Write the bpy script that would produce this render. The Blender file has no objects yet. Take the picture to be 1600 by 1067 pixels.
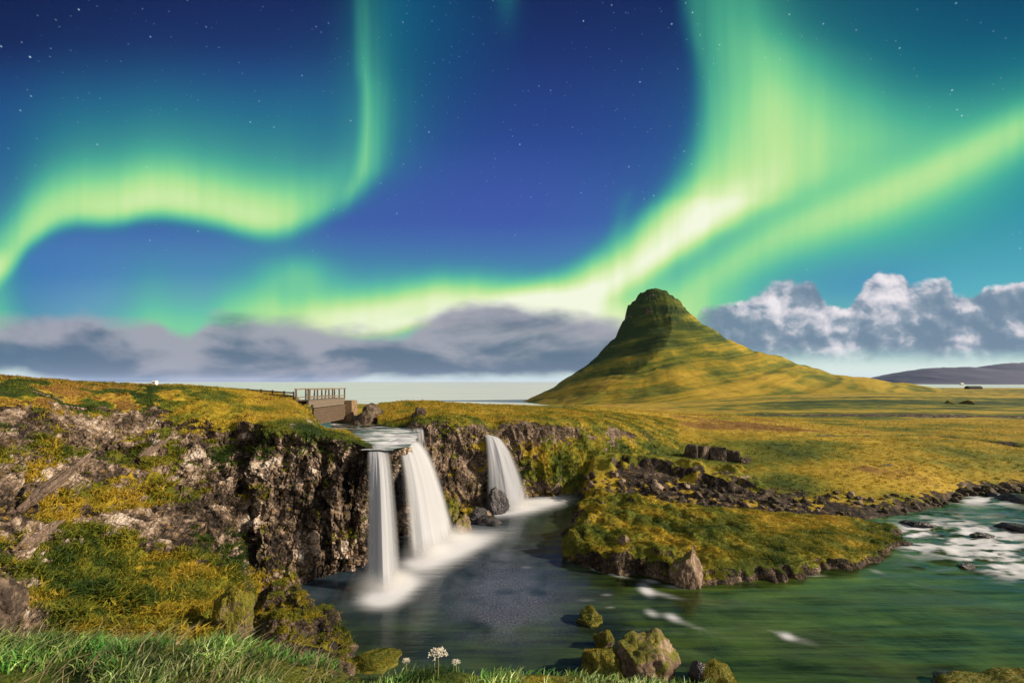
import bpy, math, random
import numpy as np
from mathutils import Vector

random.seed(7)
rng = np.random.default_rng(11)
scene = bpy.context.scene
COL = scene.collection
F, HZ, CZ = 711.0, 596.0, 12.0      # focal length in photo pixels, horizon row, eye height over the pool (m)

def P(px, py, Y):
    return np.array([(px-800)/F*Y, Y, CZ+(HZ-py)/F*Y])
def G(px, py, z=0.0):
    Y = (CZ-z)*F/(py-HZ)
    return np.array([(px-800)/F*Y, Y, z])
def proj(v):
    Y = np.maximum(v[..., 1], .3)
    return 800+F*v[..., 0]/Y, HZ-F*(v[..., 2]-CZ)/Y
def lin(c):
    c = c/255.0
    return c/12.92 if c <= .04045 else ((c+.055)/1.055)**2.4
def C(r, g, b):
    return (lin(r), lin(g), lin(b), 1.0)

# ------------------------------------------------------------------ noise
_perm = np.random.default_rng(3).permutation(256)
_perm = np.concatenate([_perm, _perm, _perm])
_grad = np.random.default_rng(4).normal(size=(256, 3))
_grad /= np.linalg.norm(_grad, axis=1)[:, None]
def perlin(p, seed=0):
    p = np.asarray(p, float)+seed*17.31
    i = np.floor(p).astype(np.int64); f = p-i
    u = f*f*f*(f*(f*6-15)+10)
    i &= 255
    out = 0
    for dx in (0, 1):
        wx = u[..., 0] if dx else 1-u[..., 0]
        for dy in (0, 1):
            wy = u[..., 1] if dy else 1-u[..., 1]
            for dz in (0, 1):
                wz = u[..., 2] if dz else 1-u[..., 2]
                h = _perm[_perm[_perm[(i[..., 0]+dx) & 255]+((i[..., 1]+dy) & 255)]+((i[..., 2]+dz) & 255)]
                g = _grad[h]
                d = g[..., 0]*(f[..., 0]-dx)+g[..., 1]*(f[..., 1]-dy)+g[..., 2]*(f[..., 2]-dz)
                out = out+wx*wy*wz*d
    return out*1.5
def fbm(p, octaves=4, seed=0, gain=.5):
    a, s, out = 1.0, 1.0, 0
    for k in range(octaves):
        out = out+a*perlin(p*s, seed+k); a *= gain; s *= 2.03
    return out
def ridged(p, octaves=4, seed=0, gain=.5):
    a, s, out = 1.0, 1.0, 0
    for k in range(octaves):
        out = out+a*(1-2*np.abs(perlin(p*s, seed+k))); a *= gain; s *= 2.03
    return out
def cells(p, seed=0):
    """nearest random point: distance, second distance, a random number per cell"""
    p = np.asarray(p, float)
    i = np.floor(p).astype(np.int64)
    d1 = np.full(p.shape[:-1], 9.0); d2 = d1.copy(); rid = np.zeros(p.shape[:-1])
    for dx in (-1, 0, 1):
        for dy in (-1, 0, 1):
            for dz in (-1, 0, 1):
                c = i+np.array([dx, dy, dz])
                h = _perm[_perm[_perm[(c[..., 0]+seed) & 255]+(c[..., 1] & 255)]+(c[..., 2] & 255)]
                q = c+np.stack([_perm[h], _perm[h+1], _perm[h+2]], -1)/255.0
                d = np.linalg.norm(q-p, axis=-1)
                m = d < d1
                d2 = np.where(m, d1, np.minimum(d2, d)); d1 = np.where(m, d, d1); rid = np.where(m, _perm[h+3]/255.0, rid)
    return d1, d2, rid
def sstep(a, b, x):
    t = np.clip((x-a)/(b-a), 0, 1)
    return t*t*(3-2*t)

# ------------------------------------------------------------------ mesh helpers
def raw_mesh(name, verts, faces, smooth=True):
    verts = np.asarray(verts, np.float32); faces = np.asarray(faces, np.int32)
    k = faces.shape[1]
    me = bpy.data.meshes.new(name)
    me.vertices.add(len(verts)); me.vertices.foreach_set('co', verts.ravel())
    me.loops.add(faces.size); me.loops.foreach_set('vertex_index', faces.ravel())
    me.polygons.add(len(faces))
    me.polygons.foreach_set('loop_start', np.arange(0, faces.size, k, dtype=np.int32))
    me.polygons.foreach_set('loop_total', np.full(len(faces), k, np.int32))
    me.polygons.foreach_set('use_smooth', np.full(len(faces), smooth))
    me.update(calc_edges=True)
    return me
def fattr(me, name, vals):
    a = me.attributes.new(name, 'FLOAT', 'POINT'); a.data.foreach_set('value', np.asarray(vals, np.float32).ravel())
def cattr(me, name, cols):
    a = me.attributes.new(name, 'FLOAT_COLOR', 'POINT')
    cols = np.asarray(cols, np.float32)
    if cols.shape[1] == 3: cols = np.concatenate([cols, np.ones((len(cols), 1), np.float32)], 1)
    a.data.foreach_set('color', cols.ravel())
def link(name, me, mat=None, parent=None):
    o = bpy.data.objects.new(name, me); COL.objects.link(o)
    if mat and not me.materials: me.materials.append(mat)
    if parent: o.parent = parent
    return o
def tag(o, label=None, cat=None, group=None, kind=None):
    if label: o['label'] = label
    if cat: o['category'] = cat
    if group: o['group'] = group
    if kind: o['kind'] = kind
    return o
def empty(name, loc, label, cat, group=None):
    o = bpy.data.objects.new(name, None); COL.objects.link(o); o.location = loc
    o.empty_display_size = .3
    return tag(o, label, cat, group)
def grid_faces(R, Cn):
    a = np.arange(R*Cn).reshape(R, Cn)
    return np.stack([a[:-1, :-1], a[:-1, 1:], a[1:, 1:], a[1:, :-1]], -1).reshape(-1, 4)
def grid_normals(v):
    du = np.gradient(v, axis=1); dv = np.gradient(v, axis=0)
    n = np.cross(du, dv); n /= np.linalg.norm(n, axis=-1, keepdims=True)+1e-9
    return n
def catmull(a, counts):
    """upsample array a along axis 0; counts[i] steps in interval i"""
    n = len(a); out = []
    for i in range(n-1):
        p0 = a[max(i-1, 0)]; p1 = a[i]; p2 = a[i+1]; p3 = a[min(i+2, n-1)]
        if i == 0: p0 = 2*p1-p2
        if i == n-2: p3 = 2*p2-p1
        t = np.arange(counts[i])/counts[i]
        t = t.reshape((-1,)+(1,)*(a.ndim-1))
        m1 = .35*(p2-p0); m2 = .35*(p3-p1)
        out.append((2*t**3-3*t**2+1)*p1+(t**3-2*t**2+t)*m1+(-2*t**3+3*t**2)*p2+(t**3-t**2)*m2)
    out.append(a[-1:])
    return np.concatenate(out, 0)
def patch(ctrl, res):
    ctrl = np.asarray(ctrl, float)                     # rows x cols x 3
    rl = np.linalg.norm(np.diff(ctrl, axis=0), axis=-1)
    cl = np.linalg.norm(np.diff(ctrl, axis=1), axis=-1)
    rc = np.clip((rl.mean(1)/res).astype(int), 3, 110); cc = np.clip((np.median(cl, 0)/res).astype(int), 3, 110)
    g = catmull(ctrl, rc)
    g = catmull(np.swapaxes(g, 0, 1), cc)
    return np.swapaxes(g, 0, 1)

# ------------------------------------------------------------------ node helpers
class S:
    """a float socket with arithmetic"""
    nt = None
    def __init__(self, s): self.s = s
    @staticmethod
    def put(inp, v):
        if isinstance(v, S): S.nt.links.new(v.s, inp)
        else: inp.default_value = v
    @staticmethod
    def m(op, a, b=None, c=None, clamp=False):
        n = S.nt.nodes.new('ShaderNodeMath'); n.operation = op; n.use_clamp = clamp
        S.put(n.inputs[0], a)
        if b is not None: S.put(n.inputs[1], b)
        if c is not None: S.put(n.inputs[2], c)
        return S(n.outputs[0])
    def __add__(a, b): return S.m('ADD', a, b)
    __radd__ = __add__
    def __sub__(a, b): return S.m('SUBTRACT', a, b)
    def __rsub__(a, b): return S.m('SUBTRACT', b, a)
    def __mul__(a, b): return S.m('MULTIPLY', a, b)
    __rmul__ = __mul__
    def __truediv__(a, b): return S.m('DIVIDE', a, b)
def n_smooth(a, b, x, lo=0.0, hi=1.0):
    n = S.nt.nodes.new('ShaderNodeMapRange'); n.interpolation_type = 'SMOOTHSTEP'
    S.put(n.inputs[0], x); S.put(n.inputs[1], a); S.put(n.inputs[2], b); S.put(n.inputs[3], lo); S.put(n.inputs[4], hi)
    return S(n.outputs[0])
def n_exp(x): return S.m('EXPONENT', x)
def n_max(a, b): return S.m('MAXIMUM', a, b)
def n_min(a, b): return S.m('MINIMUM', a, b)
def n_curve(x, pts):
    xs = [p[0] for p in pts]; ys = [p[1] for p in pts]
    x0, x1, y0, y1 = min(xs), max(xs), min(ys), max(ys)
    if y1-y0 < 1e-6: y1 = y0+1
    n = S.nt.nodes.new('ShaderNodeMapRange'); S.put(n.inputs[0], x)
    n.inputs[1].default_value = x0; n.inputs[2].default_value = x1
    f = S.nt.nodes.new('ShaderNodeFloatCurve'); S.nt.links.new(n.outputs[0], f.inputs['Value'])
    cv = f.mapping.curves[0]; q = sorted(((a-x0)/(x1-x0), (b-y0)/(y1-y0)) for a, b in pts)
    cv.points[0].location = q[0]; cv.points[1].location = q[-1]
    for a in q[1:-1]: cv.points.new(*a)
    f.mapping.update()
    return S(f.outputs[0])*(y1-y0)+y0
def n_vec(x, y, z=0.0):
    n = S.nt.nodes.new('ShaderNodeCombineXYZ')
    S.put(n.inputs[0], x); S.put(n.inputs[1], y); S.put(n.inputs[2], z)
    return n.outputs[0]
def n_noise(vec, scale=1.0, detail=4.0, rough=.5, dist=0.0):
    n = S.nt.nodes.new('ShaderNodeTexNoise')
    if vec is not None: S.nt.links.new(vec, n.inputs['Vector'])
    n.inputs['Scale'].default_value = scale; n.inputs['Detail'].default_value = detail
    n.inputs['Roughness'].default_value = rough; n.inputs['Distortion'].default_value = dist
    return S(n.outputs['Fac'])
def n_voro(vec, scale=1.0, detail=0.0, feature='F1', out='Distance', rand=1.0):
    n = S.nt.nodes.new('ShaderNodeTexVoronoi'); n.feature = feature
    if vec is not None: S.nt.links.new(vec, n.inputs['Vector'])
    n.inputs['Scale'].default_value = scale
    if 'Detail' in n.inputs: n.inputs['Detail'].default_value = detail
    n.inputs['Randomness'].default_value = rand
    return n, S(n.outputs[out])
def n_mix(f, a, b):
    n = S.nt.nodes.new('ShaderNodeMix'); n.data_type = 'RGBA'
    S.put(n.inputs[0], f)
    for k, v in ((6, a), (7, b)):
        if isinstance(v, (tuple, list)): n.inputs[k].default_value = v
        else: S.nt.links.new(v, n.inputs[k])
    return n.outputs[2]
def n_ramp(f, stops):
    n = S.nt.nodes.new('ShaderNodeValToRGB'); S.put(n.inputs[0], f)
    e = n.color_ramp.elements
    e[0].position, e[0].color = stops[0]; e[1].position, e[1].color = stops[-1]
    for p, c in stops[1:-1]: e.new(p).color = c
    return n.outputs[0]
def n_attr(name, out='Fac'):
    n = S.nt.nodes.new('ShaderNodeAttribute'); n.attribute_name = name
    return S(n.outputs[out]) if out == 'Fac' else n.outputs[out]
def n_mapped(scale=(1, 1, 1), rot=(0, 0, 0), coord='Object'):
    t = S.nt.nodes.new('ShaderNodeTexCoord'); m = S.nt.nodes.new('ShaderNodeMapping')
    S.nt.links.new(t.outputs[coord], m.inputs[0]); m.inputs['Scale'].default_value = scale; m.inputs['Rotation'].default_value = rot
    return m.outputs[0]
def n_bump(h, strength=.5, dist=.1, prev=None):
    b = S.nt.nodes.new('ShaderNodeBump'); b.inputs['Strength'].default_value = strength; b.inputs['Distance'].default_value = dist
    S.put(b.inputs['Height'], h)
    if prev is not None: S.nt.links.new(prev, b.inputs['Normal'])
    return b.outputs[0]
def material(name):
    m = bpy.data.materials.new(name); m.use_nodes = True
    S.nt = m.node_tree
    b = m.node_tree.nodes['Principled BSDF']
    return m, b
def wire(sock, inp): S.nt.links.new(sock.s if isinstance(sock, S) else sock, inp)

# ------------------------------------------------------------------ world: night sky, aurora, stars, clouds
def build_world():
    w = bpy.data.worlds.new('World'); scene.world = w; w.use_nodes = True
    nt = w.node_tree; S.nt = nt
    bg = nt.nodes['Background']
    tc = nt.nodes.new('ShaderNodeTexCoord')
    sep = nt.nodes.new('ShaderNodeSeparateXYZ'); nt.links.new(tc.outputs['Generated'], sep.inputs[0])
    dx, dy, dz = S(sep.outputs[0]), S(sep.outputs[1]), S(sep.outputs[2])
    yy = n_max(dy, .12)
    X = n_min(n_max(dx/yy*F+800.0, -3000.0), 5000.0)      # tangent-plane coordinates of the northern sky
    Y = n_min(n_max(HZ-dz/yy*F, -3000.0), 900.0)
    front = n_smooth(.0, .35, dy)
    # slow wobble
    wob = n_noise(n_vec(X/260.0, Y/260.0), 1, 2, .5)-.5
    ray = n_noise(n_vec(X/16.0, Y/420.0), 1, 3, .55)      # fine vertical rays
    ray2 = n_noise(n_vec(X/60.0, Y/600.0, 3.0), 1, 2, .5)
    # base sky: dark blue overhead, violet blue, pale teal low
    tY = (Y+60.0)/660.0
    base = n_ramp(tY, [(0, C(16, 31, 74)), (.2, C(27, 48, 106)), (.42, C(42, 70, 142)),
                  (.62, C(62, 98, 168)), (.74, C(84, 140, 188)), (.83, C(126, 186, 200)), (.90, C(168, 212, 208)), (.985, C(226, 238, 222)), (1, C(226, 238, 222))])
    left_dark = n_smooth(420, -100, X)*n_smooth(330, 0, Y)
    base = n_mix(left_dark*.6, base, C(8, 28, 66))
    leftlow = n_smooth(330, -40, X)*n_smooth(330, 440, Y)
    base = n_mix(leftlow*.7, base, C(48, 104, 178))
    base = n_mix(n_smooth(760, 420, X)*n_smooth(60, 190, Y)*n_smooth(330, 200, Y)*.45, base, C(30, 92, 146))
    teal = n_smooth(1020, 1500, X)
    base = n_mix(teal*.8, base, n_ramp(tY, [(0, C(5, 62, 96)), (.3, C(8, 94, 126)), (.55, C(46, 152, 170)),
                 (.78, C(88, 182, 194)), (.9, C(150, 205, 205)), (.985, C(226, 238, 226)), (1, C(226, 238, 226))]))
    blue_r = n_exp((((X-1330.0)/110.0)*((X-1330.0)/110.0)+((Y-430.0)/45.0)*((Y-430.0)/45.0))*-1.0)
    base = n_mix(blue_r*.7, base, C(84, 140, 200))
    teal2 = n_smooth(560, 620, X)*n_smooth(860, 620, X)*n_smooth(260, 40, Y)
    base = n_mix(teal2*.75, base, C(10, 78, 122))
    base = n_mix(n_smooth(420, 560, X)*n_smooth(1000, 800, X)*n_smooth(470, 380, Y)*n_smooth(200, 330, Y)*.35, base, C(66, 74, 172))

    def gauss(d, wd): q = d/wd; return n_exp(q*q*-1.0)
    def edge(t, soft, hold, tail):                        # sharp lower/left edge at t = 0, long tail for t > 0
        q = n_max(t-hold, 0.0)/tail
        return n_smooth(-soft, soft, t)*n_exp(q*q*-1.0)
    I = None
    # 1 arc on the left with a sharp lower edge
    e1 = n_curve(X, [(-250, 640), (-60, 520), (-20, 455), (20, 415), (60, 375), (110, 352), (180, 350), (240, 340), (330, 352), (420, 368), (480, 355), (540, 325), (600, 280)])+wob*14.0
    a1 = n_curve(X, [(-250, .4), (-30, .75), (60, .9), (160, 1.0), (300, 1.02), (420, 1.0), (470, .78), (520, .5), (570, .2), (620, 0)])
    t1 = e1-Y
    b1 = edge(t1, 24.0, 24.0, 60.0)*a1*(ray2*.28+.50+ray*.16)
    halo1 = edge(t1, 34.0, 60.0, 150.0)*a1*.26
    # 2 tall curtain
    e2 = n_curve(Y, [(-400, 535), (0, 553), (100, 556), (160, 563), (230, 560), (300, 540), (340, 525)])
    a2 = n_curve(Y, [(-400, .2), (0, .40), (100, .45), (180, .50), (250, .48), (280, .38), (320, .18), (350, 0)])
    w2 = n_curve(Y, [(-400, 40), (0, 62), (120, 50), (230, 46), (290, 30), (340, 14)])
    t2 = X-e2
    b2 = n_smooth(-12, 14, t2)*n_exp(n_max(t2-12.0, 0.0)/w2*-1.0)*a2*(ray*.42+.20)
    b2h = n_smooth(-60, 30, t2)*n_exp(n_max(t2-10.0, 0.0)/-75.0)*a2*.30
    b2c = gauss(X-792.0, 20.0)*n_smooth(95, -40, Y)*.22
    # 3 broad curtain on the right sweeping down to the mountain
    e3 = n_curve(Y, [(-400, 1040), (0, 1060), (50, 1068), (100, 1080), (150, 1084), (200, 1080), (240, 1070), (290, 1046), (340, 1004), (380, 962), (420, 905), (450, 850), (480, 770), (500, 690)])+wob*8.0
    h3 = n_curve(Y, [(-400, 15), (0, 22), (100, 50), (180, 100), (240, 120), (300, 104), (350, 84), (400, 75), (440, 75), (480, 90), (500, 110)])
    w3 = n_curve(Y, [(-400, 70), (0, 100), (100, 160), (180, 180), (240, 150), (300, 96), (350, 66), (400, 55), (440, 60), (480, 80), (500, 110)])
    s3 = n_curve(Y, [(-400, 10), (0, 14), (150, 20), (250, 34), (330, 50), (400, 70), (480, 105), (500, 120)])
    a3 = n_curve(Y, [(-400, .35), (0, .36), (80, .38), (160, .44), (240, .58), (300, .92), (350, 1.38), (420, 1.42), (470, 1.15), (500, .7), (540, .3)])
    t3 = X-e3; q3 = n_max(t3-h3, 0.0)/w3
    b3 = n_smooth(s3*-1.0, s3*1.6, t3)*n_exp(q3*q3*-1.0)*a3*(ray2*.40+.44+ray*.22)
    b3t = n_smooth(0, 120, t3)*n_exp(n_max(t3-120.0, 0.0)/-190.0)*n_smooth(330, 150, Y)*.26
    # 4 ray that enters from the right
    c4 = n_curve(X, [(900, 530), (1000, 490), (1060, 462), (1130, 420), (1200, 380), (1300, 338), (1400, 298), (1500, 250), (1600, 200), (1900, 60)])+wob*10.0
    a4 = n_curve(X, [(900, .2), (1050, .52), (1130, .60), (1250, .60), (1400, .62), (1600, .68), (1900, .5)])
    d4 = Y-c4
    b4 = n_max(gauss(n_max(d4, 0.0), 44.0)*n_smooth(-2, 0, d4), gauss(n_min(d4, 0.0), 36.0)*n_smooth(2, 0, d4))*a4*.48*(ray*.3+.85)
    b4h = gauss(d4, 125.0)*a4*.46
    # 5 glow low over the clouds
    c5 = n_curve(X, [(150, 505), (300, 500), (400, 480), (480, 492), (600, 486), (700, 468), (800, 472), (880, 480), (980, 495), (1100, 500)])
    a5 = n_curve(X, [(150, .1), (250, .25), (350, .36), (450, .6), (600, .92), (720, .92), (860, .92), (960, .6), (1100, .4), (1250, .2)])
    d5 = c5-Y
    b5 = edge(d5+40.0, 16.0, 30.0, 40.0)*a5*(ray2*.3+.72)
    b5b = n_exp((((X-462.0)/58.0)*((X-462.0)/58.0)+((Y-428.0)/36.0)*((Y-428.0)/36.0))*-1.0)*.28
    b5c = gauss(X-960.0-(360.0-Y)*.35, 15.0)*n_smooth(280, 320, Y)*n_smooth(400, 340, Y)*.14
    b5d = gauss(X-235.0, 45.0)*n_smooth(360, 470, Y)*.16+n_smooth(330, 500, Y)*n_smooth(1500, 900, X)*n_smooth(100, 400, X)*(ray2*.24+.02)
    b5e = gauss(X+10.0, 45.0)*n_smooth(380, 430, Y)*.35
    def blob(x, y, rx, ry, a):
        p = (X-x)/rx; q = (Y-y)/ry
        return n_exp((p*p+q*q)*-1.0)*a
    hz = blob(1270, 230, 260, 190, .22)+blob(270, 235, 340, 120, .12)+blob(1480, 330, 260, 110, .10)+blob(600, 440, 330, 60, .12)+blob(560, 170, 120, 170, .08)
    I = hz+b1*.76+halo1+b2+b2h+b2c+b3+b3t+b4+b4h+b5+b5b+b5c+b5d+b5e
    I = n_min(I*front, 1.25)
    acol = n_ramp(I/1.25, [(0, C(22, 120, 136)), (.18, C(44, 152, 140)), (.36, C(84, 194, 148)), (.52, C(130, 214, 148)),
                           (.68, C(184, 228, 152)), (.82, C(220, 239, 182)), (1, C(242, 247, 222))])
    fac = n_smooth(-.12, .80, I)-n_smooth(-.12, .80, 0.0)*n_smooth(.3, 0, I)
    sky = n_mix(fac, base, acol)
    sky = n_mix(n_smooth(552, 588, Y)*front*.85, sky, C(224, 236, 228))      # pale light low on the horizon
    # stars
    mapn = nt.nodes.new('ShaderNodeMapping'); nt.links.new(tc.outputs['Generated'], mapn.inputs[0]); mapn.inputs['Rotation'].default_value = (.3, .2, .7)
    vn, vd = n_voro(mapn.outputs[0], 62.0)
    sc = nt.nodes.new('ShaderNodeSeparateColor'); nt.links.new(vn.outputs['Color'], sc.inputs[0])
    mag = n_smooth(.35, 1.0, S(sc.outputs[0]))
    star = n_smooth(.105, .02, vd)*mag*mag*.75
    vn2, vd2 = n_voro(mapn.outputs[0], 130.0)
    sc2 = nt.nodes.new('ShaderNodeSeparateColor'); nt.links.new(vn2.outputs['Color'], sc2.inputs[0])
    star = star+n_smooth(.17, .03, vd2)*n_smooth(.55, 1.0, S(sc2.outputs[0]))*.30
    star = star*n_smooth(1.0, .35, I)*n_smooth(500, 330, Y)*front
    sky = n_mix(n_min(star, 1.0), sky, C(190, 225, 245))
    # soft cloud bank on the left (long exposure)
    T = n_curve(X, [(-300, 520), (0, 504), (60, 497), (100, 491), (200, 499), (240, 500), (290, 524), (340, 494), (450, 502), (550, 517), (600, 521), (650, 507), (720, 482), (770, 476), (830, 486), (900, 492), (950, 500), (1040, 512), (1120, 540)])
    B = n_curve(X, [(-300, 580), (0, 580), (60, 588), (130, 600), (300, 616), (500, 606), (560, 594), (600, 590), (700, 592), (870, 588), (1000, 590), (1120, 588)])
    nA = n_noise(n_vec(X/110.0, Y/52.0), 1, 5, .5)
    nB = n_noise(n_vec(X/210.0, Y/75.0, 5.0), 1, 4, .5, .6)
    nC = n_noise(n_vec(X/60.0, Y/30.0, 9.0), 1, 4, .55)
    mL = n_smooth(-13, 17, Y-T+(nA-.5)*58.0)*n_smooth(-7, 12, B-Y+(nC-.5)*22.0)*n_smooth(1150, 1000, X)
    shade = n_smooth(.36, .60, nB+(nC-.5)*.22+n_smooth(40, 0, Y-T)*.10-n_smooth(30, 90, Y-T)*.10)
    cl = n_mix(shade, C(88, 108, 132), C(158, 159, 172))
    cl = n_mix(n_smooth(260, -20, X)*n_smooth(525, 560, Y)*.7, cl, C(70, 104, 132))
    sky = n_mix(mL*.96, sky, cl)
    # cumulus on the right
    T2 = n_curve(X, [(1040, 560), (1080, 510), (1100, 486), (1150, 474), (1190, 454), (1220, 442), (1250, 441), (1285, 462), (1305, 480), (1325, 472), (1345, 448), (1365, 428), (1385, 420), (1410, 432), (1435, 448), (1455, 440), (1480, 444), (1500, 462), (1540, 448), (1580, 440), (1700, 436), (2200, 470), (3000, 520)])
    wx = n_noise(n_vec(X/38.0, Y/34.0, 2.0), 1, 3, .55)-.5
    wy = n_noise(n_vec(X/38.0, Y/34.0, 12.0), 1, 3, .55)-.5
    Xw = X+wx*26.0; Yw = Y+wy*22.0
    def puff(ox, oy):
        return n_noise(n_vec((Xw+ox)/66.0, (Yw+oy)/50.0, 4.0), 1, 4, .5)
    h0 = puff(0, 0); h1 = puff(9, -10)
    nD = n_noise(n_vec(X/24.0, Y/18.0, 21.0), 1, 4, .6)
    nE = n_noise(n_vec(X/150.0, Y/70.0, 31.0), 1, 2, .5)
    mR = n_smooth(-4, 6, Y-T2+(h0-.5)*46.0+(nD-.5)*16.0)*n_smooth(-13, 20, 560.0-Y+(nE-.5)*26.0+(nD-.5)*16.0)*n_smooth(1050, 1120, X)
    def gb(x, y, rx, ry, a):
        p = (Xw-x)/rx; q = (Yw-y)/ry
        return n_exp((p*p+q*q)*-1.0)*a
    spots = gb(1215, 466, 48, 22, .55)+gb(1270, 505, 46, 22, .45)+gb(1312, 545, 34, 18, .5)+gb(1385, 462, 58, 42, .62)+gb(1468, 454, 34, 14, .45)+gb(1510, 530, 40, 14, .35)+gb(1570, 446, 60, 10, .4)+gb(1190, 500, 34, 14, .3)
    lit = (h0-h1)*2.6+n_smooth(22, -4, Y-T2)*.22+(nD-.5)*.22+spots+.10
    litf = n_smooth(-.05, .92, lit)
    cr = n_ramp(litf, [(0, C(112, 134, 156)), (.32, C(142, 157, 174)), (.58, C(186, 189, 200)), (.85, C(216, 212, 220)), (1, C(238, 232, 235))])
    sky = n_mix(mR*.97, sky, cr)
    sky = n_mix(n_smooth(.12, -.45, dy), sky, (.62, .60, .56, 1))      # pale fill light added in the unseen sky behind the camera
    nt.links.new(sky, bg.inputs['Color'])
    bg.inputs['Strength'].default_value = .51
    w.cycles.sampling_method = 'NONE'
build_world()

# ------------------------------------------------------------------ materials
def mat_terrain(name, scale=1.0, bump=.6, bdist=.12, stretch=(1, 1, 1), darkf=.5, hvar=.6):
    m, b = material(name)
    co = n_mapped(stretch)
    n1 = n_noise(co, 1.1*scale, 6, .6); n2 = n_noise(co, 4.2*scale, 5, .62); n3 = n_noise(co, .28*scale, 4, .55)
    veg = n_attr('veg'); hue = n_attr('hue'); tone = n_attr('tone')
    vf = n_smooth(.42, .58, veg+(n1-.5)*.9+(n2-.5)*.55)
    hv = hue+(n3-.5)*.80+(n1-.5)*hvar+(n2-.5)*hvar*.6
    vcol = n_ramp(hv, [(0, (.016, .036, .007, 1)), (.2, (.050, .070, .009, 1)), (.4, (.125, .130, .014, 1)), (.6, (.285, .205, .018, 1)), (.82, (.37, .255, .03, 1)), (1, (.19, .10, .026, 1))])
    dark = n_smooth(.52, .34, n_noise(co, 2.3*scale, 5, .65))
    vcol = n_mix(dark*darkf, vcol, (.030, .026, .008, 1))
    vn1, vd1 = n_voro(co, 2.6*scale); vn2, vd2 = n_voro(co, 7.5*scale)
    sc1 = S.nt.nodes.new('ShaderNodeSeparateColor'); wire(vn1.outputs['Color'], sc1.inputs[0]); sc2 = S.nt.nodes.new('ShaderNodeSeparateColor'); wire(vn2.outputs['Color'], sc2.inputs[0])
    n4 = n_noise(co, 9.0*scale, 4, .65)
    rv = tone+(n1-.5)*.75+(n2-.5)*.9+(n4-.5)*.7+(S(sc1.outputs[0])-.5)*.22+(S(sc2.outputs[0])-.5)*.26
    rcol = n_ramp(rv, [(0, (.014, .011, .010, 1)), (.3, (.055, .041, .032, 1)), (.52, (.145, .103, .077, 1)), (.72, (.29, .22, .17, 1)), (1, (.50, .43, .375, 1))])
    lich = n_smooth(.57, .68, n_noise(co, 2.9*scale, 4, .6))
    rcol = n_mix(lich*.5, rcol, (.22, .13, .028, 1))
    col = n_mix(vf, rcol, vcol)
    wire(col, b.inputs['Base Color'])
    b.inputs['Roughness'].default_value = .92; b.inputs['Specular IOR Level'].default_value = .15
    h = n2*.6+n1*1.0+n_noise(co, 13*scale, 4, .65)*.35-(vd1*.9+vd2*.55)*(1.0-vf)
    wire(n_bump(h, bump, bdist), b.inputs['Normal'])
    return m
M_cliff = mat_terrain('cliff_rock_and_moss', 1.0, 1.0, .20)
M_near = mat_terrain('bank_soil', 2.2, .8, .08)
M_island = mat_terrain('island_moss', 1.2, .9, .16, (1, 1, 1), .35, .24)
M_ground = mat_terrain('meadow_grass', .42, .6, .25, (1, 1, 1), .22, .32)
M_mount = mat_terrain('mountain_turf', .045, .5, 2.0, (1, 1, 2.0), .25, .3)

def mat_rock(name, dark, mid, pale, moss=.25):
    m, b = material(name)
    oi = S.nt.nodes.new('ShaderNodeObjectInfo')
    tc = S.nt.nodes.new('ShaderNodeTexCoord'); ad = S.nt.nodes.new('ShaderNodeVectorMath'); ad.operation = 'ADD'
    S.nt.links.new(tc.outputs['Object'], ad.inputs[0]); S.nt.links.new(oi.outputs['Location'], ad.inputs[1]); co = ad.outputs[0]
    n1 = n_noise(co, 1.6, 6, .62); n2 = n_noise(co, 6.5, 5, .65)
    rv = (n1-.5)*1.3+(n2-.5)*1.0+.5+(S(oi.outputs['Random'])-.5)*.3
    col = n_ramp(rv, [(0, dark), (.5, mid), (1, pale)])
    geo = S.nt.nodes.new('ShaderNodeNewGeometry'); sx = S.nt.nodes.new('ShaderNodeSeparateXYZ'); S.nt.links.new(geo.outputs['Normal'], sx.inputs[0])
    mf = n_smooth(.45, .75, S(sx.outputs[2])*.45+(n_noise(co, 2.2, 5, .6)-.5)*1.3+moss)
    mc = n_ramp(n2, [(.25, (.035, .045, .008, 1)), (.5, (.11, .11, .014, 1)), (.75, (.22, .15, .02, 1))])
    col = n_mix(mf, col, mc)
    wire(col, b.inputs['Base Color']); b.inputs['Roughness'].default_value = .85; b.inputs['Specular IOR Level'].default_value = .25
    _, cr = n_voro(co, 3.0, 2.0, 'DISTANCE_TO_EDGE')
    wire(n_bump(n1+n2*.5+n_noise(co, 20, 3, .6)*.2+n_min(cr*3.0, .3), .8, .12), b.inputs['Normal'])
    return m
M_rock = mat_rock('brown_rock', (.022, .015, .012, 1), (.13, .085, .06, 1), (.42, .32, .25, 1), .28)
M_scree = mat_rock('dark_scree', (.012, .009, .008, 1), (.045, .032, .026, 1), (.26, .19, .14, 1), .14)
M_pale = mat_rock('pale_pink_rock', (.05, .036, .03, 1), (.27, .19, .145, 1), (.56, .45, .38, 1), .12)
M_wet = mat_rock('wet_rock', (.010, .010, .012, 1), (.035, .033, .04, 1), (.12, .11, .12, 1), .02)
M_wet.node_tree.nodes['Principled BSDF'].inputs['Roughness'].default_value = .35
M_mossrock = mat_rock('mossy_rock', (.02, .016, .010, 1), (.08, .058, .035, 1), (.24, .18, .13, 1), .62)

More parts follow.
